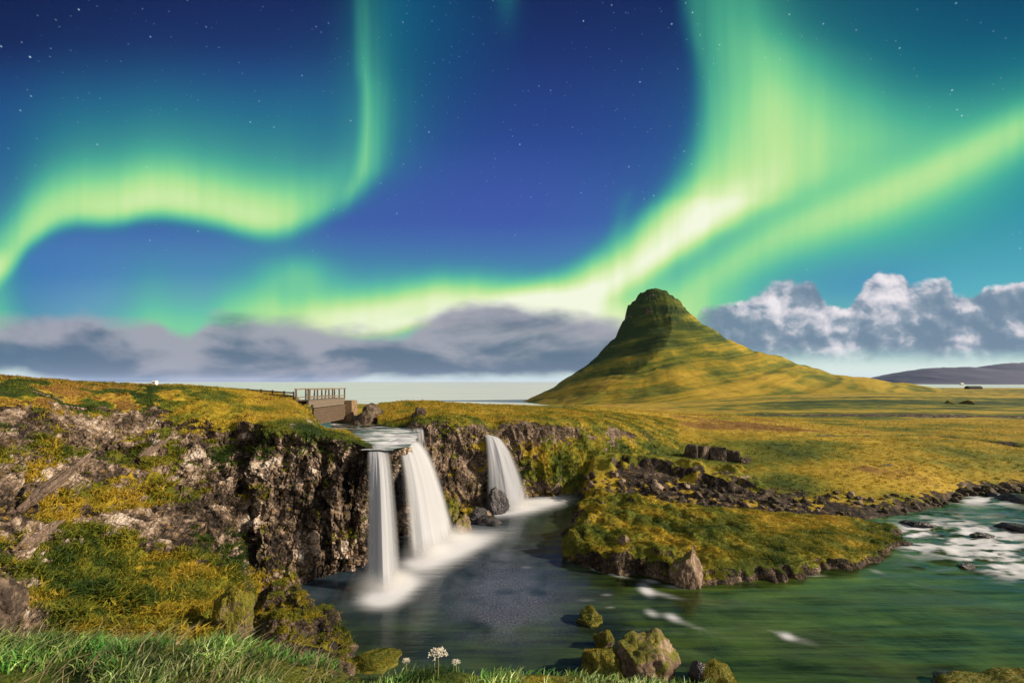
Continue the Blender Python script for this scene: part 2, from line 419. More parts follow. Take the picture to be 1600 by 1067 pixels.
def mat_blade():
    m, b = material('grass_blade')
    wire(n_attr('Col', 'Color'), b.inputs['Base Color'])
    b.inputs['Roughness'].default_value = .6; b.inputs['Specular IOR Level'].default_value = .2
    tr = S.nt.nodes.new('ShaderNodeBsdfTranslucent'); wire(n_attr('Col', 'Color'), tr.inputs['Color'])
    mx = S.nt.nodes.new('ShaderNodeMixShader'); mx.inputs[0].default_value = .35
    out = [n for n in S.nt.nodes if n.type == 'OUTPUT_MATERIAL'][0]
    wire(b.outputs[0], mx.inputs[1]); wire(tr.outputs[0], mx.inputs[2]); wire(mx.outputs[0], out.inputs[0])
    return m
M_blade = mat_blade()

def mat_water():
    m, b = material('river_water')
    co = n_mapped((1, 1, 1))
    flow = n_mapped((.11, 1.15, 1), (0, 0, math.radians(14)))
    foam = n_attr('foam'); blue = n_attr('blue'); bed = n_attr('bed')
    nf = n_noise(flow, 1.3, 5, .6, .4); nm = n_noise(co, .35, 4, .5)
    green = n_ramp(nf*.6+nm*.5, [(.36, (.003, .005, .002, 1)), (.5, (.012, .022, .005, 1)), (.64, (.038, .066, .010, 1)), (.85, (.10, .125, .03, 1))])
    brown = n_smooth(.5, .68, n_noise(co, .22, 3, .5))
    green = n_mix(brown*.45, green, (.030, .026, .014, 1))
    nb = n_noise(co, .5, 5, .6)
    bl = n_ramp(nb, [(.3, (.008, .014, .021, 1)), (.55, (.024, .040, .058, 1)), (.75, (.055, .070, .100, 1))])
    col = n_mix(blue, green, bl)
    peb = n_noise(co, 9.0, 3, .6); _, pv = n_voro(co, 5.5)
    col = n_mix(bed*n_smooth(.25, .7, peb)*.9, col, (.108, .118, .150, 1))
    spk = n_smooth(.62, .74, n_noise(co, 7.0, 2, .5))*bed
    col = n_mix(spk*.4, col, (.30, .30, .36, 1))
    fstr = n_noise(flow, 2.6, 5, .62, .5)
    ff = n_smooth(.05, 1.25, foam+(fstr-.5)*.5*n_smooth(.02, .3, foam))
    ff = ff*n_smooth(.02, .25, foam)
    col = n_mix(ff, col, (.56, .575, .63, 1))
    wire(col, b.inputs['Base Color'])
    wire(ff*.6+.16, b.inputs['Roughness']); b.inputs['IOR'].default_value = 1.33
    wire(S.m('MULTIPLY', 1.0-ff, .34), b.inputs['Specular IOR Level'])
    h = nf*.7+n_noise(co, 1.6, 4, .55)*.5+n_noise(flow, 5.0, 3, .5)*.2
    wire(n_bump(h, .28, .12), b.inputs['Normal'])
    return m
M_water = mat_water()

def mat_fall():
    m, b = material('falling_water')
    fu = n_attr('fu'); fv = n_attr('fv'); den = n_attr('den')
    st = n_noise(n_vec(fu*8.0, fv*.3), 1, 2, .5); st2 = n_noise(n_vec(fu*46.0, fv*.9, 7.0), 1, 3, .5); st3 = n_noise(n_vec(fu*5.0, fv*.35, 3.0), 1, 2, .5)
    a = n_smooth(.05, 1.0, den*.95+(st*.5+st3*.3+st2*.2-.5)*.9)*.93
    a = n_min(n_max(a, 0.0), 1.0)
    col = n_mix(n_smooth(.25, .70, st*.5+st2*.12+st3*.4), (.50, .525, .60, 1), (.62, .635, .68, 1))
    df = S.nt.nodes.new('ShaderNodeBsdfDiffuse'); wire(col, df.inputs['Color'])
    tl = S.nt.nodes.new('ShaderNodeBsdfTranslucent'); wire(col, tl.inputs['Color'])
    mx = S.nt.nodes.new('ShaderNodeMixShader'); mx.inputs[0].default_value = .42
    wire(df.outputs[0], mx.inputs[1]); wire(tl.outputs[0], mx.inputs[2])
    tp = S.nt.nodes.new('ShaderNodeBsdfTransparent'); mt = S.nt.nodes.new('ShaderNodeMixShader')
    wire(a, mt.inputs[0]); wire(tp.outputs[0], mt.inputs[1]); wire(mx.outputs[0], mt.inputs[2])
    out = [n for n in S.nt.nodes if n.type == 'OUTPUT_MATERIAL'][0]; wire(mt.outputs[0], out.inputs[0])
    S.nt.nodes.remove(b)
    return m
M_fall = mat_fall()

def mat_sea():
    m, b = material('sea_water')
    co = n_mapped((.002, .012, 1))
    n = n_noise(co, 1.0, 5, .6)
    wire(n_ramp(n, [(.35, (.46, .53, .52, 1)), (.65, (.68, .73, .69, 1))]), b.inputs['Base Color'])
    b.inputs['Roughness'].default_value = .35
    return m
M_sea = mat_sea()
def mat_plain(name, c1, c2, scale, rough=.8, stretch=(1, 1, 1)):
    m, b = material(name); co = n_mapped(stretch)
    n = n_noise(co, scale, 5, .6)
    wire(n_ramp(n, [(.3, c1), (.7, c2)]), b.inputs['Base Color']); b.inputs['Roughness'].default_value = rough
    wire(n_bump(n, .4, .03), b.inputs['Normal'])
    return m
M_hill = mat_plain('slate_hill', (.018, .021, .062, 1), (.036, .039, .095, 1), .0022)  # blue of distance haze put into the hills' base colour
M_wood = mat_plain('weathered_wood', (.07, .053, .040, 1), (.20, .155, .118, 1), 3.0, .8, (1, 6, 6))
M_darkwood = mat_plain('dark_plank', (.045, .030, .020, 1), (.12, .078, .048, 1), 3.0, .85, (.6, .6, 9))
M_white = mat_plain('white_paint', (.74, .74, .72, 1), (.84, .84, .82, 1), 3.0, .6)
M_roof = mat_plain('dark_roof', (.015, .013, .013, 1), (.04, .035, .035, 1), 2.0, .7)
M_stone = mat_plain('warm_stone', (.10, .062, .038, 1), (.27, .175, .10, 1), 2.2, .9)
M_flower = mat_plain('dry_flower', (.50, .46, .38, 1), (.72, .68, .58, 1), 8.0, .8)
M_stem = mat_plain('plant_stem', (.10, .12, .03, 1), (.22, .20, .06, 1), 8.0, .7)

# ------------------------------------------------------------------ setting: cliffs
def build_patch(name, cols, res, dispfn, attrfn, mat, taper=True):
    ctrl = np.array([[P(px, py, Y) for (py, Y) in rows] for px, rows in cols])      # cols x rows x 3
    ctrl = np.swapaxes(ctrl, 0, 1)                                                  # rows x cols x 3 (row 0 = far back)
    v = patch(ctrl, res)
    n = grid_normals(v)
    if n[..., 2].mean() < 0: n = -n
    v = v+n*dispfn(v, n)[..., None]
    n = grid_normals(v)
    if n[..., 2].mean() < 0: n = -n
    R, Cn = v.shape[:2]
    f = grid_faces(R, Cn)
    vv = v.reshape(-1, 3)
    a, b2, c = vv[f[0, 0]], vv[f[0, 1]], vv[f[0, 2]]
    fm = raw_mesh(name, vv, f[:, ::-1], smooth=False)
    veg, hue, tone = attrfn(v, n)
    fattr(fm, 'veg', veg); fattr(fm, 'hue', hue); fattr(fm, 'tone', tone)
    o = tag(link(name, fm, mat), kind='structure')
    return o, v, n, veg, hue

def blobs(v, lst):
    px, py = proj(v); out = 0
    for x, y, rx, ry, a in lst: out = out+a*np.exp(-((px-x)/rx)**2-((py-y)/ry)**2)
    return out

left_cols = [
 (-260, [(640, 90), (606, 55), (584, 27), (640, 21), (720, 18), (800, 15.5), (900, 13), (1010, 10.2), (1150, 8.2)]),
 (-120, [(640, 90), (606, 55), (584, 28), (642, 22), (720, 19), (800, 16.5), (900, 14), (1010, 11), (1150, 9)]),
 (0,   [(640, 90), (607, 55), (588, 28.5), (645, 23), (720, 20), (800, 17.5), (900, 15), (1010, 11.6), (1150, 9.4)]),
 (60,  [(640, 90), (608, 56), (594, 30), (648, 24.5), (720, 22), (800, 19), (900, 16), (1010, 12.4), (1150, 10)]),
 (130, [(640, 90), (608, 57), (599, 33), (650, 27), (718, 24.6), (800, 21.4), (900, 17.3), (1005, 13.4), (1150, 10.8)]),
 (200, [(640, 90), (609, 58), (602, 35), (650, 28.6), (715, 26.3), (800, 23), (900, 18.6), (1000, 14.5), (1150, 11.6)]),
 (270, [(640, 90), (611, 59), (604, 36), (648, 30), (712, 27.6), (800, 24.6), (900, 19.8), (1000, 15.6), (1150, 12.4)]),
 (320, [(640, 90), (612, 60), (606, 38), (648, 31), (712, 28.6), (800, 25.6), (890, 21), (990, 16.8), (1140, 13.2)]),
 (362, [(640, 90), (614, 62), (609, 41), (650, 32), (714, 29.4), (795, 26.8), (880, 23.0), (970, 18.6), (1110, 14.8)]),
 (385, [(640, 90), (615, 62), (611, 42), (652, 32), (705, 30.2), (790, 28.2), (875, 26.2), (945, 23.8), (1030, 21.5)]),
 (420, [(642, 90), (618, 60), (614, 45), (658, 31.6), (702, 29.8), (785, 28.2), (868, 26.6), (926, 25.6), (1000, 24.6)]),
 (460, [(650, 90), (626, 60), (624, 42), (664, 31.4), (700, 30.2), (775, 28.9), (856, 27.8), (914, 26.8), (985, 26)]),
 (500, [(668, 56), (666, 46), (668, 36.5), (674, 31.4), (702, 30.4), (770, 29.4), (848, 28.5), (905, 27.6), (975, 26.8)]),
 (540, [(676, 50), (672, 44), (676, 36), (682, 31), (708, 30.2), (770, 29.6), (840, 29.2), (895, 28.5), (965, 27.8)]),
 (566, [(688, 45), (686, 38), (690, 33), (694, 30.4), (716, 29.8), (770, 29.6), (835, 29.8), (885, 29.5), (955, 28.8)]),
 (590, [(696, 44), (698, 37), (700, 33), (704, 30.2), (724, 30.2), (772, 31), (832, 31.4), (876, 31.0), (940, 30.2)]),
 (618, [(698, 44), (698, 38), (700, 34.5), (703, 32.2), (724, 32.4), (772, 33), (830, 33.4), (868, 33.2), (930, 32.4)]),
 (650, [(698, 44), (696, 40), (698, 37.4), (702, 35.6), (724, 36), (770, 37), (820, 37.2), (848, 36.4), (900, 35.4)]),
]
left_rock = [(335, 815, 36, 62, .75), (250, 700, 60, 45, .40), (160, 690, 40, 30, .5), (70, 720, 80, 60, .38), (200, 830, 70, 40, .55), (275, 840, 55, 60, .5),
             (20, 800, 60, 30, .4), (20, 940, 40, 50, .5), (120, 750, 60, 40, .25), (490, 760, 110, 110, .55), (545, 760, 40, 90, .5), (430, 850, 60, 80, .5), (10, 640, 40, 20, .2), (400, 770, 30, 60, .2)]
left_veg = [(290, 715, 60, 26, .7), (260, 760, 60, 25, .5), (110, 790, 60, 30, .45), (80, 700, 40, 20, .4), (400, 640, 90, 26, .9), (130, 880, 90, 40, .6), (200, 930, 150, 60, .8), (360, 910, 50, 60, .6),
            (365, 960, 40, 40, .9), (470, 680, 60, 12, .6), (140, 610, 200, 22, .6), (330, 640, 60, 20, .4), (560, 690, 30, 8, .5)]
def left_disp(v, n):
    steep = 1-np.clip(n[..., 2], 0, 1)
    px, py = proj(v)
    far = sstep(60, 35, v[..., 1])
    wet = sstep(380, 420, px)                        # the columnar wall
    q = v*np.array([1, 1, .13])
    _, _, r1 = cells(q*1.05, 5); e1, e2, r2 = cells(q*2.3, 9)
    colm = (r1-.5)*.75+(r2-.5)*.35-np.exp(-((e2-e1)/.10)**2)*.18
    tilt = v@np.array([[.78, .3, -.55], [.0, .88, .47], [.62, -.37, .69]]).T
    _, _, s1 = cells(tilt*np.array([.40, .6, 1.3]), 21); _, _, s2 = cells(tilt*np.array([1.0, 1.4, 3.0]), 33)
    strata = (s1-.5)*.85+(s2-.5)*.36
    b1, b2, rb = cells(tilt*np.array([1.5, 2.1, 2.9]), 61)
    blocks = (rb-.5)*.34-np.exp(-((b2-b1)/.13)**2)*.20
    global TONE
    TONE = wet*((r1-.5)*.30+(r2-.5)*.34)+(1-wet)*((s1-.5)*.26+(s2-.5)*.30)+(rb-.5)*.30
    rock = wet*(colm+blocks*.6)+(1-wet)*(strata+blocks)
    d = fbm(v*.30, 3, 1)*1.0+fbm(v*.9, 4, 2)*.42+ridged(v*2.2, 3, 8)*.10-(1-wet)*np.clip(ridged(tilt*np.array([.28, .5, .8]), 3, 12)-.35, 0, 2)*.75*sstep(600, 650, py)
    keep = .15+.85*np.clip(steep*2.0, 0, 1)
    rim = sstep(0, 1.0, np.abs(px-600)/30)            # little noise round the water lips
    amt = wet*np.clip(steep*1.7-.25, 0, 1)+(1-wet)*(.30+.7*np.clip(steep*1.7-.1, 0, 1))*sstep(600, 650, py)
    return (d*(.8-.45*wet)*keep+rock*amt*1.1)*(.12+.88*far)*(.25+.75*rim)
def left_attr(v, n):
    px, py = proj(v)
    nz = n[..., 2]
    veg = .36+(nz-.45)*.9+fbm(v*.5, 3, 40)*.75+fbm(v*1.7, 3, 41)*.45+blobs(v, left_veg)-blobs(v, left_rock)
    veg = veg-.35*sstep(.25, .6, fbm(v*.8, 3, 58))*sstep(800, 860, py)
    veg = np.where(v[..., 2] < .5, veg-.5*sstep(.6, 0, v[..., 2]), veg)
    hue = .36+fbm(v*.25, 3, 44)*.40-.08*sstep(720, 900, py)+.30*(fbm(v*.8, 3, 48))*sstep(820, 900, py)+.28*np.exp(-((px-410)/70)**2-((py-640)/26)**2)+.06*sstep(640, 600, py)
    hue = hue-.45*sstep(560, 600, px)+.07*sstep(820, 880, py)
    veg = veg-.11*sstep(400, 350, px)*sstep(635, 660, py)*sstep(870, 830, py)
    w_ = sstep(340, 220, px)*sstep(668, 632, py)
    hue = hue*(1-w_)+w_*(.12+.86*sstep(-.12, .12, fbm(v*.55, 3, 39)))
    tone = .42+fbm(v*.4, 3, 47)*.34+fbm(v*1.5, 2, 46)*.25+TONE
    st_ = fbm(v*np.array([2.2, 2.2, .25]), 3, 57)*sstep(380, 420, px)
    veg = veg+st_*.75+.10*sstep(380, 420, px)*sstep(.35, .6, nz)+blobs(v, [(335, 815, 36, 62, .30), (275, 840, 55, 60, .16), (70, 720, 80, 60, .14), (160, 690, 50, 40, .2), (510, 720, 22, 50, .25)])+.06*sstep(380, 420, px)-.24*np.exp(-((py-880)/50)**2)*sstep(380, 420, px)-.25*sstep(572, 600, px)
    return veg, hue, tone
o_left, v_left, n_left, veg_left, hue_left = build_patch('cliff', left_cols, .082, left_disp, left_attr, M_cliff)

mid_cols = [
 (590, [(640, 95), (632, 66), (648, 50), (664, 46), (690, 45), (720, 43), (770, 41), (835, 38.2), (900, 36.5)]),
 (625, [(640, 95), (628, 64), (646, 50), (663, 45), (686, 43.6), (720, 42), (770, 40.4), (830, 37.6), (890, 36)]),
 (660, [(640, 95), (627, 64), (640, 52), (655, 43.6), (682, 42.2), (720, 41.2), (770, 40), (822, 38), (875, 36.6)]),
 (705, [(642, 98), (630, 66), (640, 52), (655, 44.4), (682, 43), (720, 42.2), (770, 41.2), (806, 40.2), (855, 39)]),
 (745, [(644, 100), (632, 68), (644, 54), (662, 45.6), (684, 44.4), (720, 43.6), (762, 42.8), (798, 42.2), (840, 41.2)]),
 (770, [(645, 100), (633, 70), (648, 56), (672, 47), (686, 45.4), (720, 45), (760, 44.2), (793, 43.6), (830, 42.6)]),
 (795, [(646, 100), (634, 71), (646, 57), (660, 48.6), (688, 47), (722, 46.2), (758, 45.4), (788, 44.8), (822, 44)]),
 (845, [(648, 105), (637, 74), (646, 60), (658, 51), (690, 49.6), (724, 48.4), (752, 47.8), (776, 47.4), (805, 46.4)]),
 (905, [(650, 110), (641, 76), (648, 63), (660, 55), (690, 52.6), (720, 51), (748, 49.8), (769, 49.3), (798, 48)]),
 (960, [(654, 110), (645, 80), (652, 67), (666, 58.5), (693, 55), (714, 53.4), (740, 51.4), (765, 50.2), (800, 48.4)]),
 (1010, [(658, 115), (650, 84), (660, 70), (674, 63), (700, 58), (716, 55.5), (745, 52.6), (770, 50.4), (805, 48.4)]),
 (1060, [(664, 120), (656, 88), (668, 73), (684, 66), (704, 61), (720, 58.5), (750, 54.5), (778, 50.4), (812, 48)]),
]
mid_rock = [(690, 710, 60, 60, .35), (660, 740, 20, 60, .4), (800, 690, 40, 30, .35), (820, 668, 60, 16, .45), (900, 672, 90, 10, .35), (980, 678, 60, 8, .3), (735, 770, 30, 30, .45), (745, 690, 30, 30, .2), (1000, 740, 50, 25, .5)]
def mid_disp(v, n):
    steep = 1-np.clip(n[..., 2], 0, 1); far = sstep(75, 52, v[..., 1])
    px, py = proj(v)
    q = v*np.array([1, 1, .25])
    _, _, r1 = cells(q*.9, 15); e1, e2, r2 = cells(q*2.0, 19)
    colm = ((r1-.5)*.9+(r2-.5)*.4)*sstep(950, 820, px)
    d = fbm(v*.28, 3, 51)*.9+fbm(v*.85, 4, 52)*.45
    keep = .2+.8*np.clip(steep*2, 0, 1)
    return (d*.75*keep+colm*np.clip(steep*1.8-.3, 0, 1)*.8)*(.1+.9*far)
def mid_attr(v, n):
    px, py = proj(v)
    veg = .52+(n[..., 2]-.35)*.8+fbm(v*.5, 3, 60)*.5-blobs(v, mid_rock)+.5*np.exp(-((px-880)/90)**2-((py-720)/35)**2)
    hue = .46+fbm(v*.3, 3, 62)*.34-.25*np.exp(-((px-900)/80)**2-((py-740)/30)**2)-.25*np.exp(-((px-1010)/60)**2-((py-705)/14)**2)+.12*sstep(665, 640, py)  # slope left of the rock stack: shade put into the hue
    tone = .42+fbm(v*.5, 3, 64)*.35
    return veg, hue, tone
o_mid, v_mid, n_mid, veg_mid, hue_mid = build_patch('cliff', mid_cols, .14, mid_disp, mid_attr, M_cliff)

# ------------------------------------------------------------------ setting: ground (one sheet out to the sea)
gp = [(-400, 616, 60), (0, 616, 60), (200, 618, 62), (400, 620, 62), (470, 624, 62), (560, 630, 62), (640, 630, 72), (700, 634, 70), (800, 637, 74), (900, 645, 75),
      (-400, 640, 200), (0, 640, 200), (300, 640, 200), (560, 640, 150), (700, 640, 150), (800, 639, 150), (850, 636, 160), (900, 637, 170), (1000, 641, 110),
      (1000, 646, 88), (1000, 668, 76), (1020, 702, 61), (1050, 708, 60), (1100, 716, 58.4), (1150, 720, 58), (1190, 712, 61), (1100, 672, 78), (1200, 684, 70), (1200, 668, 85), (1300, 705, 62), (1300, 672, 90), (1400, 716, 58), (1480, 728, 55.5), (1600, 728, 57), (1800, 728, 58), (2200, 728, 60),
      (950, 716, 52), (1000, 722, 51.4), (1050, 730, 50.6), (1100, 742, 49), (1150, 752, 47.5), (1250, 768, 45.2), (1350, 779, 43.6), (1440, 783, 44.2), (1490, 769, 48.0), (1560, 758, 51.5), (1700, 756, 53), (2000, 756, 54),
      (940, 797, 42.6), (1000, 797, 42.4), (1100, 806, 40.8), (1200, 813, 39.8), (1300, 814, 39.4), (1400, 808, 40.6), (1470, 793, 43.6), (1500, 777, 47.6), (1560, 768, 50), (1700, 765, 51), (2000, 765, 52),
      (880, 830, 38.4), (1000, 840, 38.2), (1200, 852, 36.6), (1400, 850, 37), (1500, 820, 42), (1600, 800, 46), (1800, 795, 47.5), (2200, 795, 48),
      (1200, 650, 140), (1400, 651, 140), (1600, 656, 130), (1900, 656, 130), (1100, 645, 150), (1000, 640, 180),
      (1200, 634, 260), (1400, 632, 280), (1600, 634, 280), (1900, 634, 280), (1000, 637, 350), (900, 635, 350), (820, 634, 420), (700, 640, 420), (400, 640, 420), (0, 640, 420), (-400, 640, 420),
      (1300, 622, 420), (1600, 621, 560), (1900, 621, 560), (1450, 613, 800), (1600, 613, 1000), (1900, 613, 1000), (1450, 606, 2200), (1600, 606.5, 2900), (1900, 606.5, 2900),
      (1300, 612, 1000), (1150, 620, 800), (1000, 628, 900), (850, 634, 900), (700, 634, 900), (300, 634, 900), (-400, 634, 900),
      (1300, 608, 3000), (1000, 609.5, 3200), (700, 609.5, 3200), (0, 609.5, 3200), (-400, 609.5, 3200),
      (1000, 603, 6500), (1600, 603, 6500), (2200, 603, 6500), (0, 603, 6500), (2200, 634, 280), (2200, 613, 1000)]
def tps_fit(pts):
    A = np.array([[(p[0]-800)/260.0, math.log(p[2])*2.4] for p in pts]); z = np.array([P(*p)[2] for p in pts])
    def k(r2): return .5*r2*np.log(r2+1e-12)
    n = len(A); r2 = ((A[:, None]-A[None])**2).sum(-1)
    K = k(r2)+np.eye(n)*.004
    Pm = np.concatenate([np.ones((n, 1)), A], 1)
    M = np.block([[K, Pm], [Pm.T, np.zeros((3, 3))]])
    sol = np.linalg.solve(M, np.concatenate([z, np.zeros(3)]))
    def ev(px, Y):
        B = np.stack([(px-800)/260.0, np.log(Y)*2.4], -1).reshape(-1, 2); out = np.zeros(len(B))
        for s in range(0, len(B), 20000):
            b = B[s:s+20000]; r = ((b[:, None]-A[None])**2).sum(-1)
            out[s:s+20000] = k(r)@sol[:n]+sol[n]+b@sol[n+1:]
        return out.reshape(px.shape)
    return ev
ground_z = tps_fit(gp)
def build_ground():
    pxs = np.concatenate([np.arange(-600, 880, 12), np.arange(880, 1640, 3.2), np.arange(1640, 2500, 14)])
    Ys = np.concatenate([np.geomspace(37.5, 75, 210), np.geomspace(75.6, 300, 150)[0:], np.geomspace(305, 7000, 90)])
    PX, YY = np.meshgrid(pxs, Ys)
    z = ground_z(PX, YY)
    X = (PX-800)/F*YY
    v = np.stack([X, YY, z], -1)
    flat2 = v*np.array([1, 1, 0])
    amp = sstep(39, 46, YY)
    z = z+amp*(fbm(flat2*.22, 4, 70)*.20+fbm(flat2*.9, 3, 71)*.07+fbm(flat2*.035, 3, 73)*.5*sstep(60, 140, YY))
    rtop = np.interp(PX, [900, 1000, 1100, 1200, 1300, 1480], [3.0, 2.7, 1.9, 1.1, .75, .55])+fbm(flat2*.5, 3, 69)*.5
    rub = sstep(.25, -.15, z-rtop)*sstep(925, 975, PX+fbm(flat2*.5, 3, 66)*45)*sstep(58, 50, YY)
    lip = np.exp(-((z-rtop)/.22)**2)*sstep(930, 960, PX)*sstep(1260, 1120, PX)*sstep(58, 50, YY)
    z = z+lip*.85
    z = z+rub*ridged(flat2*1.1, 3, 75)*.10
    # ditch along the road
    yd = 150+6*np.sin(X*.02)
    z = z-2.2*np.exp(-((YY-yd)/4.0)**2)*sstep(1120, 1220, PX)
    # winding dark cut in the meadow
    yc = 74+7*np.sin((PX-1250)/110)-6*sstep(1400, 1600, PX)
    z = z-.5*np.exp(-((YY-yc)/1.1)**2)*sstep(1180, 1300, PX)
    cap = -3+10*sstep(52, 68, YY)
    z = z+(np.minimum(z, cap)-z)*sstep(930, 885, PX)
    v[..., 2] = z
    n = grid_normals(v)
    if n[..., 2].mean() < 0: n = -n
    px, py = proj(v)
    veg = .95-rub*(.62+.5*fbm(flat2*.9, 3, 65))+fbm(flat2*.3, 3, 76)*.25
    veg = veg-.9*sstep(.45, .15, z)*sstep(60, 55, YY)-1.3*np.exp(-((YY-yd)/8.0)**2)*sstep(1100, 1240, PX)-1.1*np.exp(-((YY-yc)/1.5)**2)*sstep(1230, 1300, PX)*(.6+fbm(flat2*.3, 2, 67))
    hue = .58+fbm(flat2*.06, 3, 77)*.34+fbm(flat2*np.array([.03, .14, 1]), 3, 68)*.16+fbm(flat2*np.array([.012, .07, 1]), 3, 64)*.24+fbm(flat2*np.array([.004, .02, 1]), 3, 79)*.40*sstep(60, 200, YY)
    hue = hue-.38*np.exp(-((px-1010)/110)**2-((py-712)/26)**2)-.22*np.exp(-((px-1190)/90)**2-((py-758)/18)**2)-.30*sstep(190, 240, YY)*sstep(1150, 1260, px)*sstep(560, 420, YY)+.30*np.exp(-((px-1150)/240)**2-((py-(660+(px-1150)*.14))/12)**2)  # sunlit gold of the crest and the stack slope's shade put into hue
    hue = hue-.45*np.exp(-((YY-yc)/2.6)**2)*sstep(1180, 1300, PX)-.35*np.exp(-((YY-yd)/12.0)**2)*sstep(1120, 1220, PX)
    tone = .28+fbm(flat2*.5, 3, 78)*.3-.16*rub  # rubble soil darkened: shade of the slope put into its tone
    me = raw_mesh('ground', v.reshape(-1, 3), grid_faces(*v.shape[:2]))
    fattr(me, 'veg', veg); fattr(me, 'hue', hue); fattr(me, 'tone', tone)
    tag(link('ground', me, M_ground), kind='structure')
    return v, n, veg, hue
v_gr, n_gr, veg_gr, hue_gr = build_ground()

# sea
me = raw_mesh('sea', [(-60000, 420, -35), (60000, 420, -35), (60000, 60000, -35), (-60000, 60000, -35)], [(0, 1, 2, 3)])
tag(link('sea', me, M_sea), kind='structure')

# mountain
def build_mountain():
    s = 1000/F; cx = (1036-800)/F*1000; cy = 1060.0
    Lp = np.array([(0, 174), (8, 173), (22, 165), (44, 145), (50, 124), (64, 100), (95, 69), (135, 39), (175, 17), (215, 0), (300, -30)], float)
    Rp = np.array([(0, 175), (10, 173), (30, 161), (48, 144), (66, 126), (95, 110), (130, 90), (165, 77), (215, 65), (232, 58), (265, 48), (315, 38), (365, 31), (415, 25), (520, 10), (640, -30)], float)
    Fp = np.array([(0, 175), (12, 172), (30, 158), (45, 132), (70, 108), (110, 82), (170, 56), (250, 36), (360, 20), (480, 6), (640, -30)], float)
    th = np.linspace(-math.pi, math.pi, 420); rr = np.concatenate([np.linspace(0, 120, 120), np.linspace(122, 640, 170)])
    TH, RR = np.meshgrid(th, rr)
    c = np.cos(TH); sn = np.sin(TH)
    wl = np.clip(-c, 0, 1)**1.6; wr = np.clip(c, 0, 1)**1.6; wf = np.clip(np.abs(sn), 0, 1)**1.6
    tot = wl+wr+wf
    rsc = np.where(sn < 0, .62, .75)                     # front slope shorter in plan
    h = (wl*np.interp(RR, Lp[:, 0], Lp[:, 1])+wr*np.interp(RR, Rp[:, 0], Rp[:, 1])+wf*np.interp(RR, Fp[:, 0]*1.0, Fp[:, 1]))/tot
    tc_ = np.radians(np.interp(RR, [15, 60, 110, 200, 400], [-45, -70, -95, -125, -140]))
    va = [-math.pi, tc_, 0, math.pi/2, math.pi]; vr = [1, np.interp(RR, [15, 200, 400], [.72, .72, .86]), 1, .75, 1]
    pf = np.ones_like(TH)
    for k in range(4):
        a, b, ra, rb = va[k], va[k+1], vr[k], vr[k+1]
        m = (TH >= a) & (TH <= b)
        pf = np.where(m, ra*rb*np.sin(b-a)/(ra*np.sin(TH-a)+rb*np.sin(b-TH)+1e-9), pf)
    el = 1/np.sqrt(c**2+(sn/np.where(sn < 0, .64, .75))**2)
    pf = .34*pf+.66*el
    x = cx+RR*s*c*pf; y = cy+RR*s*sn*pf
    z = -35+h*s*cy/1000
    v = np.stack([x, y, z], -1)
    big = sstep(2, 30, RR)*sstep(640, 420, RR)
    # gullies running down and sloping terraces
    tilt = z*1.0+(x-cx)*-.16+(y-cy)*.03+fbm(v*.006, 2, 82)*10
    ter = np.abs(np.sin(tilt/13.0))*5.2*sstep(0, 30, h)+np.abs(np.sin(tilt/5.2+1))*1.5
    gul = ridged(np.stack([TH*5.0, RR*.006, TH*0], -1), 4, 83)*5.5*sstep(90, 200, RR)
    z = z+big*(ter*1.0*sstep(.0, 1.0, 1+0*z)+fbm(v*.02, 4, 84)*2.2*sstep(0, 60, RR)+gul*.15)
    crag = sstep(95, 140, h)
    z = z+crag*(fbm(v*.08, 3, 86)*2.2+ridged(v*np.array([.07, .07, .02]), 3, 87)*2.6)
    v[..., 2] = z
    n = grid_normals(v)
    if n[..., 2].mean() < 0: n = -n
    veg = 1.0-crag*.04+fbm(v*.05, 4, 88)*.25-.18*sstep(.5, .3, n[..., 2])
    hue = .52+fbm(v*.010, 3, 89)*.22-.16*sstep(40, 100, h)*sstep(60, -40, x-cx)-.22*sstep(50, 120, h)-.16*np.clip(-c*1.3, 0, 1)*sstep(10, 30, h)+.10*sstep(60, 20, h)  # left side turned darker green: the mountain's shade put into the hue
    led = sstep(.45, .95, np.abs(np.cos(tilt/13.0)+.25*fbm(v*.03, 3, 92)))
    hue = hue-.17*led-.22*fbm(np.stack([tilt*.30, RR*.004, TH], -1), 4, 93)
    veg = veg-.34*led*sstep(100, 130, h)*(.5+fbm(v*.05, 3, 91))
    tone = .34+fbm(v*.06, 3, 90)*.4
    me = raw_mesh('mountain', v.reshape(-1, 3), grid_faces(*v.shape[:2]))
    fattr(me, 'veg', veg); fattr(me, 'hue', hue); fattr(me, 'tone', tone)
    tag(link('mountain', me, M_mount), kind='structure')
build_mountain()

# far hills
def build_hills():
    prof = np.array([(1330, 606), (1375, 596), (1400, 586), (1430, 578), (1470, 574), (1510, 573), (1530, 574), (1550, 570), (1580, 567), (1620, 566), (1700, 571), (1800, 580), (1950, 592), (2050, 606)], float)
    px = np.arange(1330, 2050, 3.0); ds = np.linspace(-1, 1, 40)
    PX, D = np.meshgrid(px, ds); Y0 = 9000.0
    top = 12+(HZ-np.interp(PX, prof[:, 0], prof[:, 1]))/F*Y0
    z = -40+(top+40)*(1-np.abs(D)**1.3)
    Y = Y0+D*1800; X = (PX-800)/F*Y0
    v = np.stack([X, Y, z], -1)
    z = z+fbm(v*.0016, 5, 95)*60*(1-np.abs(D))*np.abs(D)**.3+fbm(v*.006, 3, 96)*14*(1-np.abs(D))
    v[..., 2] = z
    tag(link('hills', raw_mesh('hills', v.reshape(-1, 3), grid_faces(*v.shape[:2])), M_hill), kind='structure')
build_hills()

